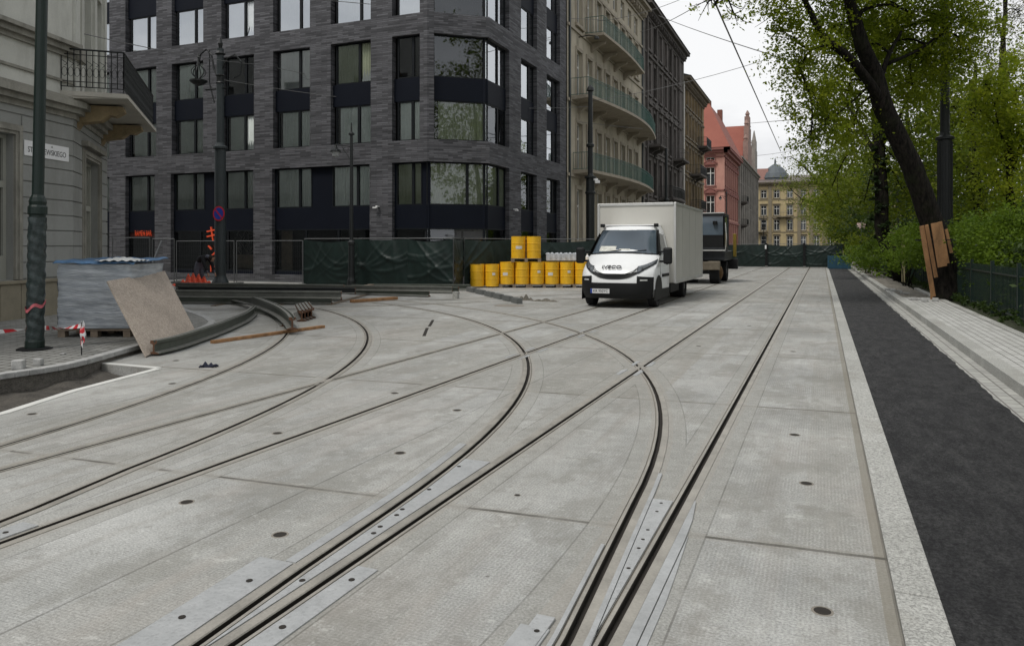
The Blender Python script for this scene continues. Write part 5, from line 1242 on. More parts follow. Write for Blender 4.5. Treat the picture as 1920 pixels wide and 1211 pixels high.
# ================================================================ LEFT WORKSITE: pallet stack, board, tape, rails
px,py=-11.60,8.90; 
t=thing('wrapped_pallet_stack','tall stack of pale blocks wrapped in film under a blue tarpaulin','pallet stack',(px,py+.62,.115),R(23))
w,d,hh=.62,.62,1.10
def blk(a,c,e): pass
b=B()
rows=5
for j in range(rows):
    for i in range(4):
        for k in range(2): b.box(-w+.03+i*.297,-w+.03+i*.297+.285,-d+.03+k*.6,-d+.03+k*.6+.57,.16+j*.21,.16+j*.21+.20)
b.build('block',M('pale_paving_block',(.40,.41,.41),.8,0,.1),t)
def wrap(u,v):
    s=u*4; k=int(s)%4; f=s-int(s); c=[(-w,-d),(w,-d),(w,d),(-w,d)]; p=c[k];q=c[(k+1)%4]
    x=p[0]+(q[0]-p[0])*f; y=p[1]+(q[1]-p[1])*f; n=Vector((x,y,0)).normalized()
    a=.004*math.sin(v*31+u*6)+.003*math.sin(v*71+u*27)+.003*math.sin(u*120+v*9)+.006*math.sin(u*17-v*13)
    r=1+.012-.03*(abs(f-.5)*2)**12
    return (x*r+n.x*a,y*r+n.y*a,.15+v*(hh-.02))
def filmmat():
    m,t2,b2=nt('stretch_film'); n=noise(t2,objc(t2,(1,1,6)),1.6,5,.6); n2=noise(t2,objc(t2,(1,1,5)),9,4)
    c=mixc(t2,ramp(t2,n,[(.35,0.0),(.7,1.0)]),(.24,.27,.30),(.48,.51,.54)); L(t2,c,b2.inputs['Base Color']); b2.inputs['Roughness'].default_value=.18; b2.inputs['Specular IOR Level'].default_value=.7
    bump(t2,b2,n2,.6,.02); return m
b=B(); b.grid(wrap,96,40); b.build('film_wrap',filmmat(),t,smooth=True)
b=B()
for x in (-.55,0,.55):
    for y in (-.55,0,.5): b.box(x-.06,x+.06,y-.06,y+.06,0,.11)
b.box(-.62,.62,-.62,.62,.11,.14); b.build('pallet',MT['woodgrey'],t)
b=B(); 
b.grid(lambda u,v:(-w-.05+u*(2*w+.12),-d-.04+v*(2*d+.08),.15+hh+.035+.008*math.sin(u*9+v*5)+.006*math.sin(u*31+v*17)+.045*v-.6*max(0,.06-v)-.5*max(0,u-.96)),40,30)
b.build('blue_tarpaulin',M('blue_tarpaulin',(.07,.15,.27),.4,0,.7,2.2,30,.2),t,smooth=True,solid=.008)
b=B(); b.grid(lambda u,v:(.05+u*.68,-d-.06+v*.5,.15+hh+.045+.05*math.sin(u*math.pi)*math.sin(v*math.pi)+.012*math.sin(u*30+v*22)),26,18); b.build('crumpled_film',M('white_crumpled_film',(.6,.61,.6),.3,0,.2,9,50,.3),t,smooth=True,solid=.005)
# OSB board (thickness 22 mm) leaning
def at3(u,v,z): 
    x,y=at(u,v,z); return Vector((x,y,z))
BL=at3(274,668,.02); TL=atd(201,527,11.95); BR=at3(366,619,.20)
nrm=(TL-BL).cross(BR-BL).normalized()
def rayplane(u,v):
    o=Vector((0,0,H)); d=atd(u,v,10)-o; s=(BL-o).dot(nrm)/d.dot(nrm); return o+d*s
TR=rayplane(309,508); 
t=thing('chipboard_sheet','brown chipboard sheet leaning against the wrapped pallet stack','board',tuple(BL))
o=BL; nn=nrm if nrm.dot(Vector((0,0,H))-BL)<0 else -nrm
b=B(); q=[BL-o,BR-o,TR-o,TL-o]; vs=q+[p+nn*.022 for p in q]; b.add(vs,[(0,1,2,3),(7,6,5,4),(0,4,5,1),(1,5,6,2),(2,6,7,3),(3,7,4,0)])
def osb():
    m,t2,b2=nt('oriented_chipboard'); vo=N(t2,'ShaderNodeTexVoronoi'); vo.inputs['Scale'].default_value=42; L(t2,objc(t2,(1,1.6,1)),vo.inputs['Vector'])
    n=noise(t2,objc(t2),70,4,.7); n3=noise(t2,objc(t2),2,4)
    c=mixc(t2,vo.outputs['Color'],(.25,.21,.175),(.45,.385,.32)); c=mixc(t2,.6,c,mixc(t2,n,(.5,.5,.5),(1.5,1.5,1.5)),'MULTIPLY')
    c=mixc(t2,math_(t2,'MULTIPLY',ramp(t2,n3,[(.5,0.0),(.75,1.0)]),.5),c,(.20,.17,.14)); L(t2,c,b2.inputs['Base Color']); b2.inputs['Roughness'].default_value=.85; bump(t2,b2,n,.5,.005); return m
b.build('board',osb(),t,fix=True)
# tape and rod
x,y=at(153,681,.0); t=thing('marker_rod','thin iron rod with a red and white tape flag at the pit corner','marker',(x,y,-.02)); B().tube([(0,0,-.1),(0,0,.60)],.008,6).build('rod',MT['black'],t)
RW=None
def tapemat():
    m,t2,b2=nt('red_white_tape'); tc=N(t2,'ShaderNodeTexCoord'); s=N(t2,'ShaderNodeSeparateXYZ'); L(t2,tc.outputs['UV'],s.inputs[0])
    f=math_(t2,'GREATER_THAN',math_(t2,'FRACT',math_(t2,'MULTIPLY',s.outputs[0],1.0)),.5); L(t2,mixc(t2,f,(.72,.72,.72),(.58,.02,.03)),b2.inputs['Base Color']); b2.inputs['Roughness'].default_value=.4; return m
TAPE=tapemat()
def ribbon(pts,w,name,par,period=.28,tw=0,base=None):
    b=B(); pts=[Vector(p) for p in pts]; vs=[]; acc=0; A_=[]
    for i,p in enumerate(pts):
        if i: acc+=(p-pts[i-1]).length
        A_.append(acc/period); a=tw*i
        up=Vector((math.sin(a)*.4,math.sin(a)*.9,math.cos(a))); vs+=[p-up*w/2,p+up*w/2]
    b.add(vs,[(2*i,2*i+2,2*i+3,2*i+1) for i in range(len(pts)-1)]); o=b.build(name,TAPE,par)
    uv=o.data.uv_layers.new(name='UVMap')
    for pl in o.data.polygons:
        for li in pl.loop_indices: vi=o.data.loops[li].vertex_index; uv.data[li].uv=(A_[vi//2],vi%2)
    return o
ribbon([(.0,-.01,.60),(.02,-.02,.52),(-.01,-.02,.46),(.03,-.025,.40),(.01,-.02,.33),(.06,-.03,.27)],.075,'tape_flag',t,.16)
o=ribbon([(.0,.0,.59),(.03,-.015,.5),(.045,-.02,.42),(.05,-.01,.36),(.03,-.02,.3)],.07,'tape_flag',t,.14,.9)
o=ribbon([(.012,-.03,.60),(.035,-.03,.55),(.03,-.035,.48),(.05,-.03,.41)],.06,'tape_flag',t,.13)
o.matrix_local=Matrix.Rotation(R(65),4,'Z')@Matrix.Identity(4)
p0=Vector((x,y,.53)); p1=atd(68,613,11.85); p2=atd(-40,624,11.4)
t=thing('barrier_tape','red and white barrier tape stretched from the rod past the dark post','tape',tuple(p0)); 
ribbon([(p1-p0)*(i/12)-Vector((0,0,.10*(i/12)*(1-i/12)))  for i in range(13)]+[(p1-p0)+(p2-p1)*(i/8)-Vector((0,0,.06*(i/8)*(1-i/8))) for i in range(1,9)],.065,'tape',t,.30,.35)
for (u,v,s),lb in (((35,684,.13),'pale granite block standing on the left pavement near the kerb, larger one'),((72,677,.10),'small granite block on the left pavement behind the larger block'),((118,657,.07),'flat dark stone chip on the left pavement')):
    xx,yy=at(u,v+8,.115); t=thing('granite_block',lb,'stone',(xx,yy,.115),R(random.uniform(10,40)),'loose blocks on the left pavement'); b=B(); b.box(-s/2,s/2,-s/2,s/2,0,s*(.9 if s>.08 else .4)); b.build('stone',MT['granite2'],t,bevel=.012)
# glove
xx,yy=at(388,688); t=thing('dropped_glove','dark navy work glove lying on the concrete slab','glove',(xx,yy,0),R(20))
CL=M('navy_cloth',(.012,.014,.028),.9,0,.4,20,90,.3)
b=B(); b.grid(lambda u,v:(-.1+u*.2,(-.06+v*.12)*(1-.4*abs(u-.5)),.004+.05*math.sin(u*math.pi)**.5*math.sin(v*math.pi)*(1+.5*math.sin(u*14+v*5))),18,12); b.build('palm',CL,t,smooth=True)
for i,(dx,dy,a) in enumerate(((.08,.03,.2),(.09,.01,0),(.085,-.015,-.25),(.07,-.04,-.5),(-.03,-.05,-1.6))):
    B().tube([(dx,dy,.02),(dx+.03*math.cos(a),dy+.03*math.sin(a),.026),(dx+.065*math.cos(a*1.3),dy+.065*math.sin(a*1.3),.012)],[.012,.013,.008],7).build('finger',CL,t,smooth=True)
# loose grooved rails: I profile swept on a path
RG=M('primer_grey_green_steel',(.075,.085,.07),.5,.2,.25,4,50,.15); RB_=M('rusty_steel',(.11,.055,.032),.85,.1,.4,6,50,.3)
RTOP=M('sky_lit_rail_top',(.21,.21,.19),.5,.2,.3,6,50,.15)  # paler tone paints sky light onto the upward rail faces
PR=[(-.075,0),(.075,0),(.075,.015),(.012,.035),(.012,.125),(.045,.14),(.05,.178),(.03,.18),(.018,.15),(.008,.15),(-.002,.18),(-.045,.18),(-.05,.14),(-.012,.125),(-.012,.035),(-.075,.015)]
def srail(label,path,z,cat='steel rail',scale=1.0,grp='loose tram rails lying on the worksite',mat=None,flip=1):
    path=[Vector((p[0],p[1],0)) for p in path]; o0=path[0].copy(); path=[p-o0 for p in path]
    t=thing('steel_rail',label,cat,(o0.x,o0.y,z),0,grp); n=len(PR); b=B(); vs=[]
    cs=[offs(path,s*scale*flip) for s,_ in PR]
    for j in range(len(path)):
        for q in range(n): vs.append((cs[q][j].x,cs[q][j].y,PR[q][1]*scale))
    b.cur=0; fs=[(j*n+q,j*n+(q+1)%n,(j+1)*n+(q+1)%n,(j+1)*n+q) for j in range(len(path)-1) for q in range(n)]
    b.add(vs,fs); b.mi=[0]*len(b.f); b.cur=1; b.add([vs[q] for q in range(n)],[tuple(range(n))]); b.add([vs[(len(path)-1)*n+q] for q in range(n)],[tuple(range(n))])
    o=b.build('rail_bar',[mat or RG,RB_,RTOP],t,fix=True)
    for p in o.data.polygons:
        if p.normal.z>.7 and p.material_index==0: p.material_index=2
    return t
def gp(l,z): return [at(u,v,z) for u,v in l]
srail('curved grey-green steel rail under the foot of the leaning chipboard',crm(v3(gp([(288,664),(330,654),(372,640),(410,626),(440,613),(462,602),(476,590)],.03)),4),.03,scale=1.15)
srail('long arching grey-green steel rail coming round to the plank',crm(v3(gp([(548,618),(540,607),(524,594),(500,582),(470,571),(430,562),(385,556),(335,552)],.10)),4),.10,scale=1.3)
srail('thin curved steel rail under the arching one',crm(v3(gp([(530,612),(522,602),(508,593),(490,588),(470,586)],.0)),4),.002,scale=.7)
def sl(label,a,c,z,**k): srail(label,[a,c],z,**k)
k_=0
RL=M('weathered_light_steel',(.13,.135,.12),.5,.2,.3,4,50,.15)
def stackrail(u0,u1,v,z,lab_,z1=None,**kw):
    a=at(u1,v,z); 
    # keep them roughly parallel to the picture: far end at same depth plus a little
    dd=(H-z)*F/(v-462); p=atd(u0,462,dd*random.uniform(1.0,1.06)); sl(lab_,a,(p.x,p.y),z,**kw)
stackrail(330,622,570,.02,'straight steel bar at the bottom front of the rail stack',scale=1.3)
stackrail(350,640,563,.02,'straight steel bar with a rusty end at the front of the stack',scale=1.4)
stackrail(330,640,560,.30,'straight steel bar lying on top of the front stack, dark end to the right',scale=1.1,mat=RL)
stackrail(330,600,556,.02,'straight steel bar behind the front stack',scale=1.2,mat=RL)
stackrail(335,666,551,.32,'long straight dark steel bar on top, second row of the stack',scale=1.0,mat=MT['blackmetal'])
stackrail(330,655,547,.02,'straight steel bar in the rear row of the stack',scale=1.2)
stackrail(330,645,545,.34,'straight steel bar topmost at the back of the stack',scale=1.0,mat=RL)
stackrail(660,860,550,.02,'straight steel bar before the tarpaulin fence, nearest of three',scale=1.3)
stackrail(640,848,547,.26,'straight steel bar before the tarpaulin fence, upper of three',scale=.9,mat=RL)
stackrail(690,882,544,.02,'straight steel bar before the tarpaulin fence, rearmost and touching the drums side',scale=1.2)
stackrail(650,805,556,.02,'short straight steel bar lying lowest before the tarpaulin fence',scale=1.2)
# timber sleepers under the stack
for i,(u,v,lb) in enumerate(((400,574,'left timber bearer under the rail stack'),(520,573,'middle timber bearer under the rail stack'),(617,572,'right timber bearer under the rail stack'))):
    xx,yy=at(u,v); t=thing('timber_bearer',lb,'timber',(xx,yy,0),R(20),'timber bearers under the rails'); b=B(); b.box(-.08,.08,0,5.2,.0,.02); b.box(-.08,.08,.0,5.2,.26,.33); b.build('timber',MT['woodgrey'],t)
# bundle of rusty rail pieces near the junction
for i in range(4):
    xx,yy=at(566+i*6,603-i*2,0); a=math.atan2(1,-.9)
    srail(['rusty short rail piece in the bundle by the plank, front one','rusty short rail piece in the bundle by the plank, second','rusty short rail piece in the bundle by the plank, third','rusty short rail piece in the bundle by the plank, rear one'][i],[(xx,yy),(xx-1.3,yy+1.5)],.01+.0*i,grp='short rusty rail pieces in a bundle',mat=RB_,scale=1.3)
# planks
a=at(398,641,.03);c=at(606,612,.03); t=thing('timber_plank','thin brown plank lying across the slabs under the arching rail end','plank',a+(0,)); b=B(); b.obox((0,0,.03),(c[0]-a[0],c[1]-a[1],.03),.10,.05); b.build('plank',MT['wood'],t)
a=at(660,566,.03);c=at(742,560,.03); t=thing('timber_plank','short tan plank before the bars at the tarpaulin fence','plank',a+(0,)); b=B(); b.obox((0,0,.05),(c[0]-a[0],c[1]-a[1],.05),.2,.08); b.build('plank',MT['wood'],t)
# orange net heap, bending worker behind the stack
xx,yy=at(352,540,.1); t=thing('orange_net_heap','crumpled orange-red netting heap beside the worker','netting',(xx,yy+.3,.05)); ON=M('orange_red_net',(.65,.09,.04),.6,0,.4,12,60)
b=B(); b.grid(lambda u,v:(-.7+u*1.9,-.5+v*1.0,.02+.40*math.exp(-((u-.4)*2.6)**2-((v-.5)*2.5)**2)*(1+.55*math.sin(u*33)*math.sin(v*27+u*9))+.10*max(0,math.sin(u*15+v*8))*max(0,1-u)),40,24); b.build('netting',ON,t,solid=.01)
def skinbody(name,joints,edges,mat,parent,sub=2,root=0):
    me=bpy.data.meshes.new(name); me.from_pydata([j[0] for j in joints],edges,[]); me.update()
    o=bpy.data.objects.new(name,me); COL.objects.link(o); 
    md=o.modifiers.new('skin','SKIN'); md.use_smooth_shade=True
    sv=me.skin_vertices[0].data if me.skin_vertices else None
    if sv is None:
        bpy.context.view_layer.objects.active=o; o.select_set(True); bpy.ops.mesh.customdata_skin_add(); o.select_set(False); sv=me.skin_vertices[0].data
    for i,j in enumerate(joints):
        r=j[1]; sv[i].radius=(r,r) if isinstance(r,(int,float)) else r; sv[i].use_root=(i==root)
    o.modifiers.new('sub','SUBSURF').render_levels=sub; o.modifiers[-1].levels=sub
    bpy.context.view_layer.update()
    m2=bpy.data.meshes.new_from_object(o.evaluated_get(bpy.context.evaluated_depsgraph_get())); o.modifiers.clear(); o.data=m2; m2.materials.clear(); m2.materials.append(mat); m2.name=name
    m2.polygons.foreach_set('use_smooth',[True]*len(m2.polygons)); o.parent=parent; return o
xx,yy=at(334,541,.1); wk=thing('person','worker in black jacket and grey trousers bending down behind the rail stack','person',(xx,yy+1.0,.02),R(10))
SK=M('skin',(.32,.19,.13),.6,0,.08); JK=M('black_jacket_cloth',(.012,.012,.014),.9,0,.3,12); TR_=M('grey_trouser_cloth',(.10,.105,.13),.9,0,.2,12); HR=M('dark_hair',(.02,.014,.01),.8,0,.3,40)
J=[((0,0,.92),.15),((.08,-.02,1.08),.145),((.24,-.04,1.24),.16),((.36,-.05,1.26),.09),((.43,-.05,1.24),.06),((.53,-.05,1.19),.095),((.58,-.05,1.12),.07),
 ((.30,.16,1.20),.07),((.40,.22,.95),.05),((.50,.20,.70),.038),((.54,.19,.63),.03),((.30,-.24,1.20),.07),((.42,-.28,.95),.05),((.52,-.26,.70),.038),((.56,-.25,.63),.03),
 ((-.02,.10,.84),.11),((.06,.13,.46),.075),((-.04,.13,.09),.05),((.10,.13,.05),.045),((-.02,-.10,.84),.11),((.0,-.14,.46),.075),((-.10,-.14,.09),.05),((.04,-.14,.05),.045)]
Ee=[(0,1),(1,2),(2,3),(3,4),(4,5),(5,6),(2,7),(7,8),(8,9),(9,10),(2,11),(11,12),(12,13),(13,14),(0,15),(15,16),(16,17),(17,18),(0,19),(19,20),(20,21),(21,22)]
skinbody('body',J,Ee,TR_,wk)
jj=[(j[0],(j[1]+.018)) for j in J[:4]]+[(j[0],j[1]+.016) for j in (J[7],J[8],J[9],J[11],J[12],J[13])]
skinbody('jacket',jj,[(0,1),(1,2),(2,3),(2,4),(4,5),(5,6),(2,7),(7,8),(8,9)],JK,wk)
B().lathe((.545,-.05,1.19),[(.02,-.1),(.085,-.04),(.10,.03),(.06,.1),(.01,.12)],12,(.45,0,.9)).build('hair',HR,wk,smooth=True)
skinbody('face',[((.555,-.05,1.17),.085),((.60,-.05,1.10),.06),((.625,-.05,1.14),.018)],[(0,1),(0,2)],SK,wk)
for sy,y0 in ((1,.19),(-1,-.25)):
    hd=skinbody('hand',[((.54,y0,.63),.028),((.56,y0,.58),.034),((.57,y0,.55),.03)],[(0,1),(1,2)],SK,wk)
    for k in range(4):
        B().tube([(.565,y0-.027+.018*k,.555),(.585,y0-.03+.02*k,.52-.004*abs(k-1)),(.575,y0-.03+.02*k,.485-.006*abs(k-1))],[.0095,.009,.007],6).build('finger',SK,hd,smooth=True)
    B().tube([(.555,y0+sy*-.03,.59),(.585,y0+sy*-.05,.565),(.60,y0+sy*-.045,.54)],[.011,.01,.008],6).build('thumb',SK,hd,smooth=True)
# debris in the junction
xx,yy=at(812,615); 
for (u0,v0,u1,v1,lb) in ((812,600,805,612,'short dark slot in the slab in mid junction, far piece'),(801,615,795,630,'short dark slot in the slab in mid junction, near piece')):
    a=at(u0,v0);c=at(u1,v1); t=thing('slab_slot',lb,'slab slot',a+(0,),0,'short slots in mid junction'); b=B(); b.obox((0,0,0),(c[0]-a[0],c[1]-a[1],0),.06,.008); b.build('slot',MT['groove'],t)
for (u,v,w_,h_,lb) in ((985,563,.26,.12,'low heap of dark cloth and rubble left of the truck, left one'),(1022,565,.42,.06,'low heap of dark cloth and rubble left of the truck, right one'),(855,560,.08,.22,'small standing marker block before the drums')):
    xx,yy=at(u,v); t=thing('rubble_heap',lb,'rubble',(xx,yy,0),0,'rubble before the drums'); b=B()
    if w_<.1: b.box(-w_,w_,-w_,w_,0,h_); b.build('block',MT['granite'],t)
    else: b.grid(lambda a,c:(-w_+2*w_*a,-.15+.3*c,h_*math.sin(a*3.14)*math.sin(c*3.14)*(1+.6*math.sin(a*17+c*9))),20,10); b.build('rubble',M('dark_rubble',(.12,.11,.09),.9,0,.6,20),t)
# dark kerb stones before the drums
t=thing('kerb_stones','line of loose dark kerb stones running from the drums towards the junction','kerb stones',at(880,546)+(0,)); b=B()
for i in range(6):
    a=Vector(at(878+i*17,546+i*4.2)+(0,))-Vector(t.location); c=Vector(at(890+i*17,549+i*4.2)+(0,))-Vector(t.location); b.obox(a+Vector((0,0,.08)),c+Vector((0,0,.08)),.15,.16)
b.build('kerb_stone',M('dark_kerb_stone',(.12,.125,.12),.9,0,.2),t)
# stone chunks on the right pavement
for i,(u,v,s) in enumerate(((1668,545,.3),(1682,547,.26),(1697,551,.2),(1722,563,.3),(1742,565,.34),(1665,555,.12))):
    xx,yy=at(u,v,.115); t=thing('paving_block_pile',['leftmost loose stone pile on the right pavement','second loose stone pile on the right pavement','third small loose stone pile on the right pavement','pale stone pile at the foot of the stake, left one','pale stone pile right at the foot of the wooden stake','single small dark stone on the right kerb'][i],'stone',(xx,yy,.115),0,'loose stones on the right pavement')
    b=B(); r=random.Random(i)
    for q in range(5 if s>.15 else 1):
        a=r.uniform(-s,s)*.6; c=r.uniform(-s,s)*.6; e=s*.22; b.box(a-e,a+e,c-e*.8,c+e*.8,0,e*r.uniform(.8,1.4))
    b.build('stone',MT['granite2'],t,bevel=.01)
# ================================================================ VEGETATION
def leaves(name,blobs,size,mat,parent,cov=2.2,clump=.32,asp=.55,rng=None,droop=.0,flat=.8):
    rng=rng or RNG; P_=[]
    for b in blobs:
        c=np.array(b[0]); r=b[1]; k=b[2] if len(b)>2 else 1.0
        n=int(cov*k*math.pi*r*r/(size*size*asp*.5)); nc=max(5,int(n/60))
        d=rng.normal(size=(nc,3)); d/=np.linalg.norm(d,axis=1)[:,None]; rad=r*rng.random(nc)**.45
        cc=c+d*rad[:,None]*np.array([1,1,flat])*(1+.18*rng.normal(size=(nc,1)))
        idx=rng.integers(0,nc,n); p=cc[idx]+rng.normal(size=(n,3))*clump*np.array([1,1,.65])*min(1,r)*(.6+.8*rng.random(nc)[idx][:,None])
        P_.append(p)
    p=np.concatenate(P_); n=len(p)
    p=p[p[:,2]>.12]; n=len(p)
    a=rng.normal(size=(n,3)); a[:,2]=a[:,2]*.6-droop; a/=np.linalg.norm(a,axis=1)[:,None]
    q=rng.normal(size=(n,3)); q[:,2]*=.9; q-=a*(q*a).sum(1)[:,None]; q/=np.linalg.norm(q,axis=1)[:,None]
    s=size*(.4+1.2*rng.random((n,1))**1.3); v=np.stack([p-a*s*.5,p+q*s*asp*.5,p+a*s*.5,p-q*s*asp*.5],1).reshape(-1,3)
    me=bpy.data.meshes.new(name); me.vertices.add(4*n); me.vertices.foreach_set('co',v.astype(np.float32).ravel()); me.loops.add(4*n); me.loops.foreach_set('vertex_index',np.arange(4*n,dtype=np.int32))
    me.polygons.add(n); me.polygons.foreach_set('loop_start',np.arange(0,4*n,4,dtype=np.int32)); me.polygons.foreach_set('loop_total',np.full(n,4,dtype=np.int32)); me.materials.append(mat); me.update(calc_edges=True)
    o=bpy.data.objects.new(name,me); COL.objects.link(o); o.parent=parent; LC[0]+=n; return o
LC=[0]
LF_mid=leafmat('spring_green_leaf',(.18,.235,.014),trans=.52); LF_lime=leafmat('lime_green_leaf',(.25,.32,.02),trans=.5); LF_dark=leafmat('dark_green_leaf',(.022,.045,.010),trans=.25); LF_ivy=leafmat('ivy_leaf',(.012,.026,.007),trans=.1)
LF_pale=leafmat('pale_far_leaf',(.17,.20,.06),trans=.5); LF_bush=leafmat('bright_bush_leaf',(.09,.16,.014),trans=.4); LF_back=leafmat('background_leaf',(.125,.17,.015),trans=.45); LF_twig=leafmat('budding_twig_leaf',(.12,.12,.07),trans=.3)
def limb(b,pts,r0,r1,n=9,wob=.0,k=5):
    p=crm(pts,k); m=len(p); 
    b.tube([q+Vector((random.uniform(-wob,wob),random.uniform(-wob,wob),0)) for q in p],[r0+(r1-r0)*(i/(m-1))**.8 for i in range(m)],n)
def twigs(b,src,blobs,rng=random,r=.03,per=2):
    for c,rr,*_ in blobs:
        c=Vector(c); s=min(src,key=lambda q:(q-c).length)
        m=s.lerp(c,.5)+Vector((rng.uniform(-.3,.3),rng.uniform(-.3,.3),rng.uniform(0,.5)))
        limb(b,[s,m,c],r*1.6,r*.6,6,k=4)
        for _ in range(per):
            e=c+Vector((rng.gauss(0,1),rng.gauss(0,1),rng.gauss(0,.8))).normalized()*rr*rng.uniform(.6,1.05); mm=c.lerp(e,.5)+Vector((0,0,rng.uniform(-.1,.2)))*rr*.3
            limb(b,[m.lerp(c,rng.uniform(.3,1)),mm,e],r*.6,r*.15,5,k=3)
def tree(label,base,trunk,limbs,blobs,leaf,size,name='tree',cov=2.0,clump=.32,twr=.03,twper=2,bark=None,droop=.3,wob=.01,group=None):
    base=Vector(base); t=thing(name,label,'tree',tuple(base),0,group); b=B(); pts=[Vector(p[:3])-base for p in trunk]; rs=[p[3] for p in trunk]
    P2=crm(pts,5); m=len(P2); rr=[float(np.interp(i/5,range(len(rs)),rs)) for i in range(m)]
    rr[0]*=1.25
    b.tube([q+Vector((random.uniform(-wob,wob),random.uniform(-wob,wob),0)) for q in P2],rr,14); src=list(P2[m//2:])
    for l in limbs:
        q=[Vector(p[:3])-base for p in l[0]]; limb(b,q,l[1],l[2],9,wob); src+=crm(q,3)[2:]
    bl=[(tuple(Vector(x[0])-base),)+tuple(x[1:]) for x in blobs]; twigs(b,src,bl,r=twr,per=twper)
    b.build('trunk',bark or MT['bark'],t,smooth=True,fix=False); leaves('crown',bl,size,leaf,t,cov,clump,droop=droop); return t
A_=lambda u,v,d:tuple(atd(u,v,d))
T=lambda u,v,d,r:tuple(atd(u,v,d))+(r,)
# leaning tree
tr=[(3.4,25,.05,.37),T(1768,480,21.8,.345),T(1742,405,21.8,.31),T(1712,318,21.6,.285),T(1682,255,21.5,.27),T(1654,195,21.3,.27),T(1640,140,21.2,.23),T(1618,90,21,.2),T(1606,48,21,.17),T(1592,0,20.8,.15),T(1578,-70,20.6,.14),T(1560,-150,20.4,.07)]
lm=[([A_(1660,205,21.3),A_(1632,158,21.0),A_(1600,118,20.8),A_(1572,92,20.6),A_(1547,74,20.5),A_(1531,48,20.4),A_(1514,12,20.3),A_(1490,-25,20),A_(1450,-60,19.6),A_(1400,-70,19.2)],.16,.045),
    ([A_(1604,48,21),A_(1616,22,21),A_(1640,12,21.2),A_(1672,10,21.5),A_(1710,25,22)],.07,.03),([A_(1650,150,21.2),A_(1668,100,21.4),A_(1690,60,21.8)],.09,.04),([A_(1594,0,20.8),A_(1650,-70,21.4),A_(1720,-110,22),A_(1790,-130,22.5)],.12,.05),
    ([A_(1664,120,21.5),A_(1720,95,22),A_(1770,60,22.4)],.06,.03),([A_(1560,85,20.6),A_(1520,95,20.4),A_(1500,130,20.4)],.05,.02),([A_(1450,-60,19.6),A_(1390,-20,19.4),A_(1340,10,19.2)],.04,.015)]
bl=[(1325,6,19.2,.55,.13),(1380,35,19.3,.55,.14),(1350,-30,19.3,.8,.3),(1455,25,20,.8,.8),(1490,70,20.3,.95),(1440,-30,19.8,1.0,.7),(1500,130,20.6,.8,.9),(1530,180,20.8,1.0),(1545,235,21,.95,.8),(1520,265,21.2,.6,.6),(1585,190,22.2,1.1),(1600,250,22.4,.9,.8),(1560,50,21.9,1.3),(1570,120,22.6,1.1),(1630,20,23,1.4),(1640,90,23.6,1.4),(1700,50,23.2,1.5),(1740,120,23.4,1.4),(1710,160,23.5,1.1),(1770,30,22.6,1.4),(1800,110,23.2,1.1,.8),(1830,50,23,1.0,.7),(1620,-70,21,1.8),(1540,-80,21,1.7),(1720,-80,22,2.0),(1600,-190,21,2.3),(1700,-210,22,2.2),(1460,-90,20,1.4),(1790,-90,22.5,1.6)]
tree('large dark tree leaning left over the road, boards tied round its foot',(3.4,25,.05),tr,lm,[(A_(u,v,d),r)+tuple(k) for u,v,d,r,*k in bl],LF_mid,.088,cov=1.6,clump=.19,twr=.026,twper=6,droop=.5)
t=thing('tree_guard','reddish brown boards tied upright round the foot of the leaning tree','tree guard',(3.2,24.3,.1)); o=Vector(t.location)
for p,q,w in ((A_(1728,424,21.2),A_(1750,556,21.5),.13),(A_(1737,422,21.15),A_(1755,520,21.4),.10),(A_(1754,418,21.1),A_(1767,500,21.2),.26),(A_(1762,416,21.1),A_(1776,494,21.2),.12),(A_(1774,430,21.2),A_(1784,474,21.25),.08)):
    b=B(); b.obox(Vector(p)-o,Vector(q)-o,w,.03,up=(.38,-.92,0)); b.build('board',MT['wood'],t)
b=B(); c=atd(1754,450,21.65)-o; b.tube([c+Vector((.52*math.cos(a),.52*math.sin(a),.02*math.sin(3*a))) for a in [k*math.pi/8 for k in range(17)]],.012,5,False); b.build('tie_wire',MT['black'],t)
t=thing('wooden_stake','thin pale wooden stake standing in the loose stones by the leaning tree','stake',at(1747,562,.1)+(.1,)); B().obox((0,0,0),(-.03,0,.55),.06,.06,up=(1,0,0)).build('stake',MT['wood'],t)
# ivy clad tree further on
iv=[(3.45,38,.05,.33),T(1656,440,33.8,.30),T(1653,360,33.8,.28),T(1648,280,33.8,.26),T(1644,200,34,.22),T(1640,100,34,.15),T(1636,20,34,.08)]
bl=[(1600,300,35,1.6,.8),(1680,300,34,1.6),(1560,350,36,1.5,.6),(1700,370,35,1.7),(1620,380,36,1.5,.7),(1710,240,34,1.8),(1590,220,36,1.6,.7),(1640,140,35,2.2),(1720,120,35,2.4),(1650,40,35,2.4),(1560,160,37,1.6,.6),(1530,300,37,1.3,.6),(1575,275,37,1.3,.5)]
t=tree('upright ivy covered tree behind the leaning one',(3.45,38,.05),iv,[([A_(1648,280,33.8),A_(1680,230,34),A_(1705,180,34)],.12,.05),([A_(1648,300,33.8),A_(1615,240,34.5),A_(1590,200,35)],.12,.05)],[(A_(u,v,d),r)+tuple(k) for u,v,d,r,*k in bl],LF_back,.15,cov=1.15,clump=.3,twr=.035)
o=Vector((3.45,38,.05)); leaves('ivy',[(tuple(atd(1655-i*1.6,436-i*28,33.7)-o),.46 if i<7 else .38,1.5) for i in range(11)],.13,LF_ivy,t,cov=2.2,clump=.12,flat=1.4)
t=thing('wooden_stake','pale upright stake under the ivy covered tree','stake',(3.3,36.6,.1)); B().obox((0,0,0),(0,0,2.1),.16,.12,up=(1,0,0)).build('stake',M('pale_stake_wood',(.22,.19,.11),.9,0,.2),t)
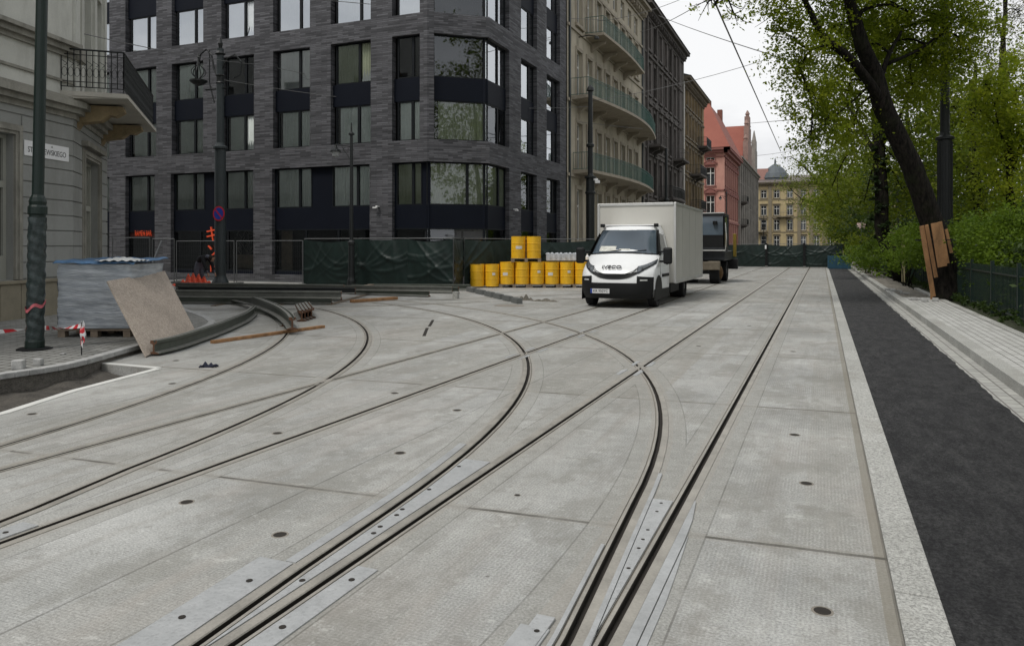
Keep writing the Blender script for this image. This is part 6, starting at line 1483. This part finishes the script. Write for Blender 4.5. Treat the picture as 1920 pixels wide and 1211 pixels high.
def simpletree(label,u,v,d,bl,leaf,size,cov=1.3,r=.22,clump=.5,ht=None,group='park trees',lean=0,twper=2,X=None):
    p=atd(u,462,d); base=(p.x,p.y,.1); top=Vector(A_(*bl[0][:3])) if False else Vector(A_(u+lean,v,d))
    tr=[base+(r,),tuple(Vector(base).lerp(top,.35)+Vector((random.uniform(-.2,.2),0,0)))+(r*.85,),tuple(Vector(base).lerp(top,.7)+Vector((random.uniform(-.3,.3),0,0)))+(r*.6,),tuple(top)+(r*.3,)]
    lm=[]
    for u2,v2,d2,rr,*k in bl[::2]:
        e=Vector(A_(u2,v2,d2)); s=Vector(base).lerp(top,random.uniform(.35,.75)); lm.append(([tuple(s),tuple(s.lerp(e,.5)+Vector((0,0,.3))),tuple(e)],r*.4,r*.12))
    return tree(label,base,tr,lm,[(A_(a,b_,c),r_)+tuple(k) for a,b_,c,r_,*k in bl],leaf,size,cov=cov,clump=clump,twr=r*.12,twper=twper,group=group)
simpletree('tree with fresh mid green crown right behind the tall fluted pole',1830,120,31,[(1790,200,31,1.9),(1840,270,30,1.8),(1800,320,32,1.8),(1760,290,34,1.9),(1850,180,31,1.7),(1780,120,32,1.9),(1870,330,30,1.6),(1740,200,33,1.9),(1820,380,31,1.6),(1770,390,33,1.5)],LF_back,.14,cov=1.05,clump=.32)
simpletree('bright lime green tree at the right edge above the bushes',1905,170,24.5,[(1855,165,24,.8,.8),(1895,190,24,1.1),(1830,200,24.5,.7,.7),(1905,260,24,1.1),(1865,235,24.5,.85),(1900,330,24,1.0),(1870,300,25,.8,.8),(1930,140,24,1.2),(1940,240,24,1.5),(1885,370,25,.8)],LF_lime,.10,cov=1.5,r=.14,clump=.22)
simpletree('thin budding tree with bare grey twigs in the upper right corner',1890,-40,33,[(1870,40,33,1.6,.35),(1900,110,33,1.5,.35),(1850,110,34,1.3,.4),(1915,20,33,1.5,.3),(1880,-60,33,2,.4),(1860,180,34,1.2,.4)],LF_twig,.08,cov=1.0,twper=14,r=.18)
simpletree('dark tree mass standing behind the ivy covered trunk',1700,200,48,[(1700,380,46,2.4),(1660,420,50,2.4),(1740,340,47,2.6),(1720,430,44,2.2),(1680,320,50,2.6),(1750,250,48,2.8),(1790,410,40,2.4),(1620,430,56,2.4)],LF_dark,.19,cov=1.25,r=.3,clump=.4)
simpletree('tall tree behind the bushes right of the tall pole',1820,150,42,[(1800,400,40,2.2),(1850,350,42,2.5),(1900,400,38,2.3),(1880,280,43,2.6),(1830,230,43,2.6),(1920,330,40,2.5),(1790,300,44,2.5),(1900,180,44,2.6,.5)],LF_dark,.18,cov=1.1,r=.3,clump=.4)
simpletree('mid green tree left of the ivy covered trunk, farther along the park',1625,250,62,[(1600,330,60,2.8,.9),(1570,390,64,2.6),(1620,390,60,2.8),(1640,340,58,3,.9),(1590,440,62,2.2),(1560,310,66,2.4,.6),(1630,460,52,2.0),(1585,260,64,2.4,.6)],LF_back,.22,cov=1.5,r=.28)
simpletree('far tree with yellowish spring leaves beside the end of the asphalt lane',1590,330,95,[(1570,360,95,3.2,.8),(1600,400,90,3.5),(1560,420,98,3.2),(1590,450,92,3),(1545,390,100,2.6,.6),(1610,340,92,3.4,.7)],LF_pale,.26,cov=1.3,r=.3)
# arching far tree over the street
ar=[tuple(atd(1592,462,75)[:2])+(.1,.36),T(1583,445,75,.30),T(1570,410,75,.26),T(1552,372,75,.2),T(1528,335,75,.15),T(1500,305,75,.08)]
bl=[(1492,330,75,1.6,.55),(1515,350,75,2.0,.7),(1480,352,76,1.3,.5),(1545,330,76,2.0,.55),(1560,370,77,2.0,.6),(1500,385,76,1.7,.5),(1535,395,78,2.0,.55),(1470,300,75,1.1,.3),(1520,305,75,1.5,.45),(1560,420,80,2.2,.7),(1575,300,76,2,.5)]
tree('light arching tree leaning over the street end before the yellow building',ar[0][:3],ar,[([A_(1583,445,75),A_(1560,425,75),A_(1530,400,75)],.14,.05),([A_(1570,410,75),A_(1545,385,75),A_(1505,375,75)],.13,.05),([A_(1552,372,75),A_(1560,330,75),A_(1572,300,75)],.12,.05)],[(A_(u,v,d),r)+tuple(k) for u,v,d,r,*k in bl],LF_pale,.17,cov=1.0,clump=.45,twr=.035,twper=5)
# park trees beside and behind the camera (seen in the windows' reflections)
for i,(x,y,h) in enumerate(((7.5,13,9),(8.5,3,10),(7,-8,10))):
    tree(['park tree close to the right outside the view, nearest the road','park tree right beside the viewer outside the view','park tree behind the viewer outside the view'][i],(x,y,.1),[(x,y,.1,.3),(x+.2,y,2.5,.26),(x,y+.3,5,.2),(x-.2,y,13,.1)],[],[((x+dx,y+dy,h*.62+dz),2.3) for dx,dy,dz in ((0,0,6),(1.6,1,4),(-.9,-1,3.5),(.5,-2,1),(-.3,2,2),(1.0,0,8.5),(.3,3,5),(.5,-3,6.5),(.5,1.5,-.5),(0,1,11),(.5,-2,10),(0,3.5,8.5),(.5,-1,13))],LF_back,.24,cov=.9,clump=.5,group='park trees')
# bushes
def bush(label,bl,leaf,size,cov=1.8,clump=.22,group='park bushes'):
    c=atd(bl[0][0],462,bl[0][2]); base=Vector((c.x,c.y,.1)); t=thing('bush',label,'bush',tuple(base),0,group)
    q=[(tuple(atd(u,v,d)-base),r)+tuple(k) for u,v,d,r,*k in bl]; b=B(); 
    for x in q: limb(b,[Vector((random.uniform(-.2,.2),random.uniform(-.2,.2),0)),Vector(x[0])*.5,Vector(x[0])],.03,.008,5,k=3)
    b.build('stem',MT['bark'],t); leaves('foliage',q,size,leaf,t,cov,clump)
bush('big bright green bush swelling over the park fence at the right edge',[(1870,440,20,.85),(1905,430,19.5,.85),(1900,485,19,.75),(1850,480,20.5,.7),(1925,500,18.5,.8),(1880,530,19,.6),(1915,550,18,.5),(1840,430,21,.6),(1940,440,19,.8)],LF_bush,.075,2.0)
bush('bright green bush behind the fence just right of the leaning tree',[(1815,460,22.5,.75),(1830,500,22,.65),(1800,430,23,.65),(1795,500,23.5,.65),(1850,540,20.5,.45)],LF_bush,.08,1.8)
bush('green bush between the leaning tree and the ivy covered tree',[(1700,455,29.5,.9),(1715,485,28,.8),(1685,480,31,.85),(1735,470,27,.8),(1725,440,28,.7)],LF_bush,.095,1.7)
bush('bright green low bush left of the ivy covered tree, far along the lane',[(1625,475,44,1.1),(1650,460,38,.9),(1605,485,50,1.0),(1640,490,40,.8),(1675,500,33,.7)],LF_bush,.13,1.7)
# dark hedge and ground cover (nobody could count the plants)
def mass(name,label,cat,blobs,size,leaf,cov,clump,kind='stuff'):
    t=leaves(name,blobs,size,leaf,None,cov,clump); tag(t,label,cat,None,kind); return t
rg=random.Random(5)
hb=[]
y=9.0
while y<60:
    hb.append(((4.15+rg.uniform(-.15,.5),y,.55+rg.uniform(-.1,.35)),.55)); hb.append(((4.6+rg.uniform(0,.6),y,1.15+rg.uniform(-.2,.45)),.6)); y+=.55+(y/60)*.5
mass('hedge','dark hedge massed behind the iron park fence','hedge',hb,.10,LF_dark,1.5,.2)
hb=[((3.45+rg.uniform(0,.25),5+q*.28,.16+rg.uniform(0,.14)),.22,.7) for q in range(150)]
mass('ground_cover','low weeds along the foot of the park fence','weeds',hb,.055,LF_dark,1.2,.1)
hb=[((rg.uniform(9,26),rg.uniform(10,150),rg.uniform(.5,4.5)),rg.uniform(1.8,3.0),.8) for q in range(95)]
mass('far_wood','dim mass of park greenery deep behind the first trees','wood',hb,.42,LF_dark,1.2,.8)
# iron park fence
pf=thing('park_fence','dark green iron park fence with thin upright bars in front of the hedge','fence',(3.62,5,.1))
b=B(); L_=56
for z in (.14,.95): b.obox((0,0,z),(0,L_,z),.03,.035)
b.build('rail',MT['greenmetal'],pf)
b=B(); 
for i in range(int(L_/.125)): y=i*.125; b.obox((0,y,.05),(0,y,1.12),.016,.016,up=(1,0,0))
b.build('bars',MT['greenmetal'],pf)
b=B()
for i in range(int(L_/2.5)+1): y=i*2.5; b.box(-.035,.035,y-.035,y+.035,0,1.22)
b.build('posts',MT['greenmetal'],pf)
print('LEAVES',LC[0])
# ================================================================ CAMERA, SKY, SUN
cam=bpy.data.cameras.new('camera'); co=bpy.data.objects.new('camera',cam); COL.objects.link(co); scene.camera=co
co.location=(0,0,H); co.rotation_euler=(math.pi/2,0,YAW); cam.sensor_width=36; cam.lens=F/1920*36; cam.shift_y=-(605.5-462)/1920; cam.clip_end=3000; cam.clip_start=.05
w=bpy.data.worlds.new('World'); scene.world=w; w.use_nodes=True; t=w.node_tree; bg=t.nodes['Background']
SE,SR=R(58),R(205)
sky=N(t,'ShaderNodeTexSky',sky_type='NISHITA'); sky.sun_disc=False; sky.sun_elevation=SE; sky.sun_rotation=SR; sky.dust_density=4; sky.air_density=1.5
tc=N(t,'ShaderNodeTexCoord'); mp=N(t,'ShaderNodeMapping'); mp.inputs['Scale'].default_value=(1,1,2.6); L(t,tc.outputs['Generated'],mp.inputs[0])
n1=noise(t,mp.outputs[0],1.7,6,.6)
cl=mixc(t,ramp(t,n1,[(.38,0.0),(.62,1.0)]),(5.7,5.9,6.3),(9.3,9.35,9.45))
hs=N(t,'ShaderNodeHueSaturation'); hs.inputs['Saturation'].default_value=.25; L(t,sky.outputs[0],hs.inputs['Color'])
L(t,mixc(t,.88,hs.outputs[0],cl),bg.inputs[0]); bg.inputs[1].default_value=.086
sl_=bpy.data.lights.new('sun','SUN'); so=bpy.data.objects.new('sun',sl_); COL.objects.link(so); sl_.energy=1.5; sl_.angle=R(18); sl_.color=(1,.965,.91)
# direction the light comes from: azimuth SR (clockwise from +Y as in the sky texture), elevation SE
dv=Vector((math.sin(SR)*math.cos(SE),math.cos(SR)*math.cos(SE),math.sin(SE))); so.rotation_euler=dv.to_track_quat('Z','Y').to_euler(); so.location=(0,0,30)
vs_=scene.view_settings; vs_.view_transform='Standard'; vs_.look='None'; vs_.gamma=1; vs_.exposure=.36; vs_.use_curve_mapping=False
scene.render.engine='CYCLES'; scene.cycles.max_bounces=8; scene.cycles.transparent_max_bounces=16; scene.cycles.caustics_reflective=False; scene.cycles.caustics_refractive=False
